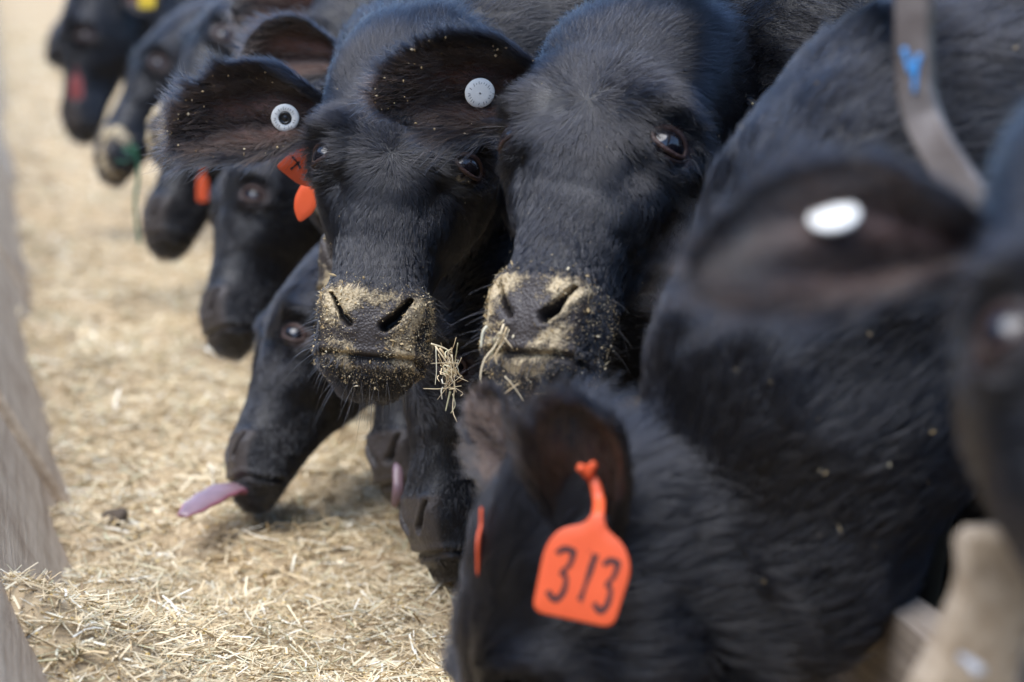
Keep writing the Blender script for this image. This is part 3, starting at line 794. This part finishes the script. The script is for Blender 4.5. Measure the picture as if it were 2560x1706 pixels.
def straw_mesh(n, x0, x1, y0, y1, lmin, lmax, wmin, wmax, seed, lift=.0):
    r = np.random.default_rng(seed)
    x = r.uniform(x0, x1, n); y = r.uniform(y0, y1, n)
    L = lmin+(lmax-lmin)*r.random(n)**2.2; wd = wmin+(wmax-wmin)*r.random(n)**2
    a = r.uniform(0, 6.283, n); tilt = r.normal(size=n)*.30
    d = np.stack([np.cos(a)*np.cos(tilt), np.sin(a)*np.cos(tilt), np.sin(tilt)], -1)
    s = unit(np.cross(d, np.array([0, 0, 1.])) + np.array([0, 0, .5])*r.normal(size=(n, 1))); u = np.cross(s, d)
    z = feed_h(x, y) + r.uniform(-.002, .007, n) + lift
    c = np.stack([x, y, z], -1)
    k = 4; t = np.linspace(-.5, .5, k)
    cur = r.normal(size=(n, 1))*.16; cur2 = r.normal(size=(n, 1))*.12
    P = c[:, None] + L[:, None, None]*(t[None, :, None]*d[:, None] + (cur*(t**2)[None])[..., None]*s[:, None] - np.abs(cur2*(t**2)[None])[..., None]*u[:, None])
    tri = np.array([(1, 0), (-.6, .5), (-.6, -.5)])
    V = P[:, :, None] + wd[:, None, None, None]*(tri[None, None, :, :1]*s[:, None, None] + .7*tri[None, None, :, 1:]*u[:, None, None])
    V = V.reshape(-1, 3); b = (np.arange(n)*k*3)[:, None, None]
    g = grid_faces(k, 3)[None] + b
    q = g.reshape(-1, 4)
    e = np.concatenate([np.array([[0, 2, 1]])[None]+b, np.array([[9, 10, 11]])[None]+b]).reshape(-1, 3)
    return V, q, e
mb = MB()
for n, x0, x1, y0, y1, l0, l1, w0, w1, sd_ in ((32000, -.08, .70, 2.45, 3.5, .006, .070, .0004, .0017, 1), (17000, -.03, .70, 3.5, 4.8, .008, .075, .0006, .0022, 2),
        (9000, -.03, .70, 4.8, 7, .012, .09, .001, .003, 3), (9000, -.03, .70, 7, 20, .02, .12, .0015, .004, 4), (2500, -.03, .70, 1.3, 2.45, .01, .07, .0006, .002, 5)):
    V, q, e = straw_mesh(n, x0, x1, y0, y1, l0, l1, w0, w1, sd_)
    mb.add(V, q, M['straw']); mb.f.append(e + mb.n - len(V)); mb.mi.append(np.full(len(e), 0)) 
o = mb.build('chopped_hay', smooth=False); tag(o, 'loose chopped hay stems strewn over the feed bed', 'hay', kind='stuff')
# grain and corn flakes
r = np.random.default_rng(77); n = 16000
y = 2.45 + (5.5-2.45)*r.random(n)**1.6; x = r.uniform(-.02, .70, n); sz = r.uniform(.0008, .0030, n)
c = np.stack([x, y, feed_h(x, y)+r.uniform(.0, .005, n)], -1)
oc = np.array([[1, 0, 0], [-1, 0, 0], [0, 1, 0], [0, -1, 0], [0, 0, .5], [0, 0, -.5]])
V = (c[:, None] + sz[:, None, None]*(oc[None]*r.uniform(.5, 1.3, (n, 1, 3)))@np.linalg.qr(r.normal(size=(3, 3)))[0]).reshape(-1, 3)
F = (np.array([[0, 2, 4], [2, 1, 4], [1, 3, 4], [3, 0, 4], [2, 0, 5], [1, 2, 5], [3, 1, 5], [0, 3, 5]])[None] + (np.arange(n)*6)[:, None, None]).reshape(-1, 3)
mb = MB(); mb.add(V, F, M['grain']); tag(mb.build('cracked_grain', smooth=False), 'pale cracked corn and grain scattered through the hay', 'grain', kind='stuff')

# ------------------------------------------------------------------ bunk wall on the near side: lapped, outward leaning plank sections
bw = empty('bunk_wall', (0, 4, -.30)); tag(bw, 'weathered grey plank wall along the outer side of the hay bunk', 'wall')
for i, (xa, ya, xb, yb) in enumerate(((.085, 2.0, .060, 3.95), (.078, 3.9, .055, 5.95), (.066, 5.9, .045, 8.0), (.055, 7.95, .02, 12), (.03, 11.9, -.05, 45))):
    for j in range(2):
        mb = MB(); Lp = math.hypot(xb-xa, yb-ya); ang = math.atan2(xb-xa, yb-ya)
        def T(V, xa=xa, ya=ya, ang=ang, j=j):
            # local: y along, z up the slope, x thickness (inner face at 0)
            z = V[:, 2]; xx = V[:, 0] - z*.50 + .042; zz = z*.87 - .09 + V[:, 0]*.3
            return np.stack([xa + xx*math.cos(ang) + V[:, 1]*math.sin(ang), ya - xx*math.sin(ang)*0 + V[:, 1]*math.cos(ang), zz], -1)
        box(mb, (-.045, 0, j*.285+.004), (0, Lp, j*.285+.28), M['wood_grey'], .006, T, .0004, i*3+j, 24)
        mb.build('plank', bw, smooth=False)

# ------------------------------------------------------------------ feed barrier on the cattle side
fbar = empty('feed_barrier', (.70, 2, -.30)); tag(fbar, 'steel and timber feed barrier the cattle put their heads through', 'feed barrier')
mb = MB(); tv, tf = tube(spline([(.70, .2, .757), (.70, 4, .757), (.70, 13, .757)], 12), .030, 16); mb.add(tv, tf, M['galv']); mb.build('top_rail', fbar)
for j, (z0, z1) in enumerate(((-.29, -.04), (-.03, .215))):
    mb = MB(); box(mb, (.715, .25, z0), (.755, 13, z1), M['wood_dark'], .008, None, .002, 40+j, 60); mb.build('plank', fbar, smooth=False)
# worn timber post
O = at(2215, 1568, 1.74)
def post_T(V):
    t = smoothstep(O[2]-.05, .40, V[:, 2]); k = 1-.55*t
    cx, cy = O[0]+.012*t+.004*np.sin(V[:, 2]*22), O[1]
    return np.stack([cx+(V[:, 0]-O[0])*k, cy+(V[:, 1]-O[1])*k, V[:, 2]], -1)
mb = MB(); box(mb, (O[0]-.042, O[1]-.030, -.29), (O[0]+.075, O[1]+.030, .412), M['wood_tan'], .007, post_T, .0018, 5, 40)
pst = mb.build('post', fbar, smooth=True)
mb = MB(); q = at(2247, 1540, 1.66); tv, tf = tube([q-FW*.0-np.array([0, -.03, 0]), q, q+np.array([0, -.006, 0])], [.0025, .0038, .003], 10); mb.add(tv, tf, M['galv']); mb.build('bolt', fbar)
# bent steel divider bar
path = [at(2100, -260, 1.95), at(2100, -60, 1.95), at(2100, 90, 1.95), at(2103, 190, 1.95), at(2118, 262, 1.95), at(2150, 335, 1.94), at(2205, 420, 1.93), at(2280, 520, 1.92), at(2360, 640, 1.90), at(2440, 780, 1.88), at(2470, 1000, 1.88)]
bp = spline(path, 60); tn = unit(np.gradient(bp, axis=0)); fr = unit(-FW - .55*RT); 
fr = unit(fr[None] - tn*(tn@fr)[:, None]); sdv = np.cross(tn, fr)
hw, hd = .0125, .006
prof = [(-hw, -hd), (hw, -hd), (hw, hd*.7), (hw-.002, hd), (-hw+.002, hd), (-hw, hd*.7)]
V = np.concatenate([bp[:, None]+np.array([a for a, b in prof])[None, :, None]*sdv[:, None]+np.array([b for a, b in prof])[None, :, None]*fr[:, None]]).reshape(-1, 3)
mb = MB(); mb.add(V, grid_faces(60, 6), M['steel'])
bar = mb.build('divider_bar', fbar, smooth=False)
def on_bar(px, py, h=.0072):
    q = at(px, py, 1.95); i = np.argmin(((bp-q)**2).sum(1)); c = bp[i]
    a = (q-c)@sdv[i]; t = (q-c)@tn[i]; return c + sdv[i]*a + tn[i]*t + fr[i]*h
mb = MB()
for pts in ([(2082, 112), (2090, 138), (2100, 172)], [(2098, 170), (2113, 148), (2122, 140)], [(2126, 128), (2118, 150), (2112, 190), (2110, 215)]):
    C_ = np.array([on_bar(*p) for p in spline(pts, 8)]); tv, tf = tube(C_, .0022*np.linspace(1.2, .7, 8), 6, flat=.3, up=fr[20]); mb.add(tv, tf, M['blue'])
C_ = np.array([on_bar(2062, yy, .003) for yy in np.linspace(-60, 70, 8)]); tv, tf = tube(C_, .0025, 6); mb.add(tv, tf, M['blue'])
mb.build('paint_mark', bar)

# ------------------------------------------------------------------ unseen barns added beside and behind the camera to darken the horizon
def added_barn(label, x0, x1, y0, y1, h, ridge, axis):
    bn = empty('added_barn', ((x0+x1)/2, (y0+y1)/2, -.30)); tag(bn, label, 'added_barn')
    for nm, lo, hi in (('wall', (x0, y0, -.29), (x1, y0+.2, h)), ('wall', (x0, y1-.2, -.29), (x1, y1, h)), ('wall', (x0, y0+.21, -.29), (x0+.2, y1-.21, h)), ('wall', (x1-.2, y0+.21, -.29), (x1, y1-.21, h))):
        mb = MB(); box(mb, lo, hi, M['added_barn'], .01); mb.build(nm, bn, smooth=False)
    xm, ym = (x0+x1)/2, (y0+y1)/2; e = .6
    for sgn in (-1, 1):
        if axis == 'y':
            xe = (x0-e) if sgn < 0 else (x1+e); q = [(xe, y0-e, h-.1), (xe, y1+e, h-.1), (xm, y1+e, ridge), (xm, y0-e, ridge)]
        else:
            ye = (y0-e) if sgn < 0 else (y1+e); q = [(x0-e, ye, h-.1), (x1+e, ye, h-.1), (x1+e, ym, ridge), (x0-e, ym, ridge)]
        q = np.array(q); mb = MB(); mb.add(np.concatenate([q, q+[0, 0, .12]]), [[0, 1, 2, 3], [7, 6, 5, 4], [0, 4, 5, 1], [1, 5, 6, 2], [2, 6, 7, 3], [3, 7, 4, 0]], M['added_barn_roof']); mb.build('roof', bn, smooth=False)
    return bn
bn = added_barn('long dark boarded light blocker, added out of view along the far side of the feed alley', -16, -5.5, -14, 40, 4.2, 6.8, 'y')
for yy in (-4, 8, 20):
    mb = MB(); box(mb, (-5.49, yy, -.28), (-5.42, yy+3, 3.2), M['wood_grey'], .01); mb.build('door', bn, smooth=False)
bn = added_barn('dark boarded light blocker, added out of view across the alley behind the viewer', -4.5, 18, -20, -8, 4.0, 6.6, 'x')
mb = MB(); box(mb, (-1.5, -7.99, -.28), (2, -7.92, 3.2), M['wood_grey'], .01); mb.build('door', bn, smooth=False)

# ------------------------------------------------------------------ cattle
def roll(a):
    K = np.array([[0, -FW[2], FW[1]], [FW[2], 0, -FW[0]], [-FW[1], FW[0], 0]]); t = R_(a); return np.eye(3)+math.sin(t)*K+(1-math.cos(t))*K@K
def rz(a): return np.array([[math.cos(R_(a)), -math.sin(R_(a)), 0], [math.sin(R_(a)), math.cos(R_(a)), 0], [0, 0, 1]])
C1 = build_cow('facing black cow whose spread ear shows a whole white button tag with black centre',
    np.array([[0.9136, 0.3481, 0.2104], [-0.4057, 0.8159, 0.412], [-0.0283, -0.4617, 0.8866]])@rz(5), np.array((.4328, 3.0438, .4999))-.007*RT, 1.017,
    (1.02, 3.24, .50), (1, .05, 0), 3,
    [dict(side=-1, base=(-.066, .040, .078), axis_w=cv(-1, .03, .05), face_w=cv(.05, -.1, 1), length=.200, width=.055, curl1=.58), dict(side=1, axis=(.70, .55, -.40), face=(.3, -.85, -.25))],
    seed=1, fur_n=130000, neck_fur=60000, whorl_z=.0, crumbs=8500, whiskers=190, poll_len=1.7, nos=(.6, 1.), neck_bulge=(0, .03, .14),
    tags=[dict(ear=0, kind='disc', u=.40, v=.0, off=.006)])
C2 = build_cow('facing black cow with the larger bright eye, straws hanging from its feed-caked nose',
    roll(4.5)@np.array([[0.7962, 0.5274, 0.2965], [-0.6006, 0.6296, 0.4928], [0.0732, -0.5704, 0.8181]]), np.array((.5837, 2.7648, .5326))+.008*RT, 1.10,
    (1.08, 2.74, .50), (1, .05, 0), 3,
    [dict(side=-1, base=(-.064, .036, .090), axis_w=cv(-1, .12, .22), face_w=cv(.12, -.25, 1), length=.195, width=.051, curl1=.58), dict(side=1, axis=(.40, .85, -.32), face=(.4, -.85, -.25))],
    seed=2, fur_n=130000, neck_fur=60000, whorl_z=.028, crumbs=6500, whiskers=170, poll_len=1.7, nos=(.55, 1.), neck_bulge=(0, .03, .14), muzzle_w=.88,
    tags=[dict(ear=0, kind='disc', u=.52, v=.0, off=.009, hole=False, tilt=tuple(.2*UP))])
def tag313(tb, p, n, E_):
    O = at(1342, 1318, 2.215); n_ = unit(cv(-.18, .05, 1)); U = unit(cv(.965, -.235, .17)); U = unit(U-n_*(U@n_)); V_ = np.cross(n_, U)
    body = [(-.031, -.037), (.031, -.034), (.034, .012), (.0245, .028), (.0075, .036), (.0055, .044), (-.0055, .044), (-.0075, .036), (-.026, .028), (-.033, .012)]
    tag_plate(tb, O, U, V_, n_, 1.05, [('3', -.0165, .0135, .0215), ('1', .003, .020, .0225), ('3', .0185, .0115, .0215)], outline=body)
    a = O+V_*.0445
    stem = spline([a, at(1376, 1150, 2.25), at(1368, 1115, 2.255), at(1350, 1085, 2.26)], 16)
    tv, tf = tube(stem, np.linspace(.0056, .0038, 16), 10, flat=.45, up=n_); tb.add(tv, tf, M['tag_orange'])
    for q in (at(1330, 1074, 2.25), at(1366, 1066, 2.25)):
        tv, tf = tube(spline([at(1352, 1090, 2.255), (at(1352, 1090, 2.255)+q)/2+.001*UP, q], 8), np.linspace(.0045, .0032, 8), 10); tb.add(tv, tf, M['tag_orange'])
R3 = rot_from(cv(.10, -1, .06), cv(-.97, .05, .16)); a3 = np.array([0, .02, .18])
p3 = at(1278, 1080, 2.37) - R3@a3*1.05
C3 = build_cow('black cow with its head lowered, orange 313 tag hanging from its ear', R3, p3, 1.05, (1.04, 2.30, .50), (1, -.02, 0), 3,
    [dict(side=1, base=(.066, .035, .104), axis_w=cv(-.20, .95, .22), face_w=cv(-.35, .1, .9), length=.134, width=.054, curl1=1.25, droop=0, hair=.7, brown=.5),
     dict(side=-1, base=(-.050, .006, .146), axis_w=cv(-.40, .80, -.35), face_w=cv(-.6, -.2, .75), length=.112, width=.036, hair=.45, brown=.3, droop=0)],
    seed=3, fur_n=60000, neck_fur=110000, fur_rad=.00040, fur_len=1.35, poll_len=1.9, neck_crumbs=45, neck_len=.020, neckT=(.75, .9), neck_bulge=(-.045, .02, .145), neck_r=(.165, .20, .135),
    tags=[dict(ear=1, kind='x', u=.3, v=0, label='edge of a second orange ear tag',
               fn=lambda tb, p, n, E_: tag_plate(tb, at(1106, 1262, 2.33), unit(cv(.15, 0, -.98)), UP, unit(cv(-.98, 0, -.15)), .55)),
          dict(ear=0, kind='x', fn=tag313, u=.3, v=0, label='orange ear tag numbered 313')])
R4 = rot_from(cv(-.14, -.85, .42), cv(-.10, .35, .93)); p4 = at(2262, 762, 1.52) - R4@(np.array([-.0885, -.0455, 0])*1.1)
C4 = build_cow('strongly blurred black cow cut off by the edge, white oval tag in its ear', R4, p4, 1.1, (1.14, 1.62, .44), (1, 0, 0), 2,
    [dict(side=-1, base=(-.066, .03, .082), axis_w=cv(-1, .06, .05), face_w=cv(-.1, .30, .9), length=.178, width=.044, curl1=.5, brown=.35), dict(side=1, axis=(.95, .1, .1), face=(.1, -.95, -.25))],
    seed=4, fur_n=26000, neck_fur=8000, fur_rad=.0004, tags=[dict(ear=0, kind='disc', u=.58, v=.35, off=.006, r=.0145, hole=False, tilt=tuple(.9*UP-.35*RT))])
def lick_tongue(root, W, Wd):
    mb = MB(); p0 = W((0, .002, -.205)); p1 = W((0, -.018, -.222))
    tip = at(418, 1186, 3.60)
    pth = spline([p0, p1, p1+(tip-p1)*.3+.010*UP, p1+(tip-p1)*.65+.007*UP, tip], 30)
    rd = pchip([0, .25, .6, .85, 1], [.020, .022, .022, .018, .008], np.linspace(0, 1, 30)); tv, tf = tube(pth, rd*(1+.05*np.sin(np.arange(30)*1.3)), 20, flat=.32, up=cv(0, 1, .3))
    top = ((tf % 20).min(1) > 1) & ((tf % 20).max(1) < 9)
    mb.add(tv, tf, M['tongue']); mb.slot(M['lip']); mb.mi[-1] = np.where(top, 1, 0); mb.build('tongue', root)
R5 = rot_from(cv(-.30, -.90, .28), cv(-.92, .26, .30)); p5 = at(676, 765, 3.70) - R5@(np.array([.0885, -.0455, 0])*.90)
C5 = build_cow('black cow in profile stretching its pink tongue to the hay', R5, p5, .90, (1.02, 4.16, .40), (1, 0, 0), 2,
    [dict(side=1, axis=(.75, .55, .3), face=(.5, -.8, 0)), dict(side=-1, axis=(-.75, .55, .3), face=(-.5, -.8, 0))],
    seed=5, fur_n=30000, neck_fur=12000, fur_rad=.0004, feed=.15, tongue=lick_tongue)
R6 = rot_from(cv(-.04, -1, .10), cv(-.92, .08, .36)); p6 = at(975, 1295, 3.32) - R6@np.array([0, -.038, -.225])
C6 = build_cow('black cow with muzzle down in the hay, under the chins of the two upright heads', R6, p6, 1.0, (1.02, 3.68, .38), (1, 0, 0), 2, SIDE,
    seed=6, fur_n=26000, neck_fur=8000, fur_rad=.0004, feed=.4)
R7 = rot_from(cv(-.05, -1, .2), cv(-.8, .1, .5)); p7 = at(893, 1150, 3.62) - R7@np.array([0, -.038, -.225])
C7 = build_cow('dark muzzle with pink tongue tip, behind the cow eating from the bunk floor', R7, p7, .95, (1.2, 3.95, .36), (1, .1, 0), 1, SIDE, seed=7, fur_n=8000, fur_rad=.0005, feed=.1,
    tongue=lambda root, W, Wd: (lambda mb: (mb.add(*tube(spline([at(905, 1165, 3.55), at(915, 1130, 3.54), at(914, 1085, 3.55), at(908, 1065, 3.56)], 12), pchip([0, .3, .8, 1], [.003, .0075, .006, .002], np.linspace(0, 1, 12)), 10, flat=.4, up=FW), M['lip']), mb.build('tongue', root)))(MB()))
R8 = np.array([[0.898, 0.3862, 0.2108], [-0.4395, 0.8113, 0.3856], [-0.0221, -0.4389, 0.8983]])
p8 = at(905, 312, 3.46)
C8 = build_cow('cow hidden behind the facing pair, only its dark brown ear showing above the tagged ear', R8, p8, 1.0, (1.25, 3.9, .5), (1, .1, 0), 1,
    [dict(side=-1, axis=(-.95, -.05, .10), face=(-.05, -.8, -.4), length=.165, width=.05), dict(side=1, axis=(.5, .85, -.1), face=(.1, -.95, -.25))], seed=8, fur_n=12000, fur_rad=.0004)
p9 = at(700, 112, 3.95) - R8@np.array([-.0885, -.0455, 0])
C9 = build_cow('blurred grey-black forehead and brown-lined ear, directly above the dark brown ear', R8, p9, 1.05, (1.15, 4.62, .5), (1, .1, 0), 1,
    [dict(side=-1, axis=(-.95, .0, .16), face=(-.05, -.9, -.3), base=(-.066, .04, .085), length=.17, width=.066), dict(side=1, axis=(.5, .85, -.1), face=(.1, -.95, -.25))], seed=9, fur_n=12000, fur_rad=.0005)
def far(label, nose, face, anchor, px, scale, body_y, seed, fd=.3, tags=(), ears=SIDE, z=.42, **kw):
    R = rot_from(nose, face); p = at(*px) - R@(np.array(anchor)*scale)
    return build_cow(label, R, p, scale, (1.0, body_y, z), (1, 0, 0), 1, ears, seed=seed, feed=fd, tags=tags, fur_n=7000, fur_rad=.0006, **kw)
EYL, MUZ = (.0885, -.0455, 0), (0, -.038, -.218)
OUTE = [dict(side=1, axis=(.85, .35, .2), face=(.4, -.85, -.1)), dict(side=-1, axis=(-.85, .35, .2), face=(-.4, -.85, -.1))]
def small_tag(px, py, dep, w_, h_, m='tag_orange', ang=0.):
    def fn(tb, p, n, E_):
        O = at(px, py, dep); U = unit(cv(math.cos(ang), math.sin(ang), .1)); n_ = unit(cv(0, 0, 1)-U*(cv(0, 0, 1)@U)); V_ = np.cross(n_, U)
        plate(tb, rounded(np.array([(-.5, -.5), (.5, -.5), (.45, .3), (.12, .5), (-.12, .5), (-.45, .3)])*np.array([w_, h_]), .008, 5), O, U, V_, n_, .001, M[m], bend=1.)
        stem = spline([O+V_*h_*.45, O+V_*h_*.6+.002*U, O+V_*h_*.75], 8); tb.add(*tube(stem, .003, 6), M[m])
    return fn
far('blurred black cow just behind the licking cow, white disc in its ear', cv(-.16, -.93, .30), cv(-.88, .20, .40), EYL, (582, 445, 4.30), .95, 4.62+.45, 10,
    tags=[dict(ear=0, kind='disc', u=.5, v=0, hole=False, r=.016, tilt=tuple(cv(0, 0, 3)))], ears=OUTE)
far('black cow with lowered dark muzzle, green twine hanging before it', cv(-.30, -.92, .2), cv(-.85, .3, .45), MUZ, (345, 545, 5.0), 1.0, 5.6, 11, tags=[dict(ear=0, kind='x', u=.4, v=0, fn=small_tag(466, 432, 4.9, .022, .05), label='orange ear tag')], ears=OUTE)
far('blurred black cow with feed-dusted pale muzzle just above the green twine', cv(-.36, -.82, .42), cv(-.78, .45, .45), MUZ, (356, 326, 4.7), .92, 6.1, 12, fd=1.3, ears=OUTE)
far('blurred black cow with a tan-crusted muzzle, under the yellow tag', cv(-.42, -.86, .25), cv(-.82, .45, .36), MUZ, (225, 372, 5.7), 1.0, 6.7, 13, fd=1.2, ears=OUTE,
    tags=[dict(ear=0, kind='x', u=.4, v=0, fn=small_tag(338, -4, 6.0, .038, .045, 'tag_yellow'), label='yellow ear tag')])
far('farthest blurred cow, dark muzzle against the bright feed at the bunk end', cv(-.62, -.70, .2), cv(-.70, .60, .36), MUZ, (112, 105, 7.7), 1.1, 7.9, 14, fd=.5, ears=OUTE)
far('blurred black cow with head straight down, reddish patch on its cheek', cv(.0, -1, .2), cv(-.85, .0, .5), MUZ, (165, 300, 6.9), 1.0, 7.3, 15, fd=0., ears=OUTE,
    tags=[dict(ear=0, kind='x', u=.4, v=0, fn=small_tag(175, 200, 6.75, .035, .06, 'tag_red'), label='dull red ear tag')])

# orange tags hanging behind the ear of the facing cow
def hang_tag(px, py, dep, pts, label):
    mb = MB(); O = at(px, py, dep); U = unit(cv(1, -.1, .25)); n_ = unit(cv(0, 0, 1)-U*(cv(0, 0, 1)@U)); V_ = np.cross(n_, U)
    k = dep/6.536/1000
    plate(mb, rounded((np.array(pts, float)-np.array([px, py]))*np.array([k, -k]), .006, 5), O, U, V_, n_, .0009, M['tag_orange'], 0)
    return mb, O, U, V_, n_
mb, O, U, V_, n_ = hang_tag(690, 385, 3.17, [(630, 388), (690, 425), (745, 432), (760, 340), (690, 325)], '')
k = 3.17/6536
for pts in ([(668, 362), (680, 372), (692, 388)], [(688, 372), (676, 384), (668, 392)]):
    stroke(mb, (np.array(pts)-np.array([690, 385]))*np.array([k, -k]), O, U, V_, n_, .0012, .0011, M['tag_ink'])
mb2, *_ = hang_tag(702, 465, 3.25, [(690, 420), (722, 420), (732, 465), (722, 490), (692, 515), (676, 485), (675, 455)], '')
for m_ in (mb, mb2): m_.build('ear_tag', C1['root'])['label'] = 'orange ear tag hanging behind the ear'

# ------------------------------------------------------------------ twine and wisps of hay
mb = MB(); tp = spline([at(312, 335, 4.85), at(318, 400, 4.85), at(311, 470, 4.85), at(320, 560, 4.86)], 30)
tb_, tf = tube(tp, .0030, 8); mb.add(tb_, tf, M['twine'])
r = np.random.default_rng(5)
for i in range(9):
    p = at(310, 345, 4.85); q = p + r.normal(size=3)*.016; mb.add(*tube(spline([p, (p+q)/2+r.normal(size=3)*.006, q], 8), .0014, 6), M['twine'])
tag(mb.build('baling_twine'), 'green baling twine hanging from a pale muzzle', 'twine')
def wisp(label, strands_, dep, seed, wd=.0009, tangle=None):
    r = np.random.default_rng(seed); mb = MB()
    for pts in strands_:
        P = spline([at(*(p if len(p) == 3 else (*p, dep))) for p in pts], 14)
        w_ = wd*r.uniform(.7, 1.5); mb.add(*tube(P, w_*np.linspace(1.1, .6, 14), 5, flat=.5, up=(0.1, 1, .1)), M['straw'])
    if tangle:
        for i in range(tangle[0]):
            c = at(r.normal(tangle[1], tangle[3]), r.normal(tangle[2], tangle[4]), dep + r.normal()*.006)
            d = unit(r.normal(size=3)*.7+np.array([.15, 0, -1.]))*(.004+.018*r.random()**2); s = r.normal(size=3)*.0022
            mb.add(*tube(spline([c-d, c+s, c+d], 8), r.uniform(.0004, .0012)*np.linspace(1, .5, 8), 6, flat=.3, up=unit(r.normal(size=3))), M['straw'])
    return tag(mb.build('hay_wisp'), label, 'hay wisp', 'wisps of hay hanging from muzzles')
wisp('tangled wisp of hay hanging from the corner of a mouth', [[(1000, 795), (1030, 840), (1045, 880), (1040, 940), (1050, 970)], [(1010, 800), (1048, 850), (1058, 865)], [(1002, 800), (1003, 850), (1000, 885)],
    [(1035, 900), (1030, 920), (1024, 945)], [(1040, 905), (1046, 930), (1036, 950)], [(1018, 890), (1014, 900), (1016, 918)], [(990, 790), (1020, 800), (1040, 812)]], 2.97, 1, .0008, (60, 1034, 850, 11, 26))
wisp('two pale straws hanging from a feed-caked nose', [[(1158, 745), (1142, 790), (1112, 830), (1104, 870), (1120, 905)], [(1165, 752), (1152, 790), (1138, 820), (1142, 838)], [(1120, 750), (1110, 765), (1105, 800)]], 2.70, 2, .0013, (14, 1150, 770, 8, 16))
wisp('two straws crossed beneath a bearded chin', [[(1160, 865), (1178, 885), (1203, 922)], [(1192, 882), (1176, 893), (1155, 908)]], 2.66, 3, .0010)
# dark clod of dirt lying in the hay
g = at(265, 1172, 3.72); u_, v_ = np.meshgrid(np.linspace(0, np.pi, 18), np.linspace(0, 2*np.pi, 28, endpoint=False), indexing='ij')
D_ = np.stack([np.sin(u_)*np.cos(v_), np.sin(u_)*np.sin(v_), np.cos(u_)], -1).reshape(-1, 3)
cz = feed_h(np.array([g[0]]), np.array([g[1]]))[0]
mb = MB(); mb.add(np.array([g[0], g[1], cz+.006]) + D_*np.array([.017, .014, .015])*(1+.22*wob(D_, 2.5, 4)+.10*wob(D_, 7, 5))[:, None], grid_faces(18, 28), M['mud'])
tag(mb.build('dirt_clod'), 'small dark brown clod lying in the pale hay', 'dirt clod')
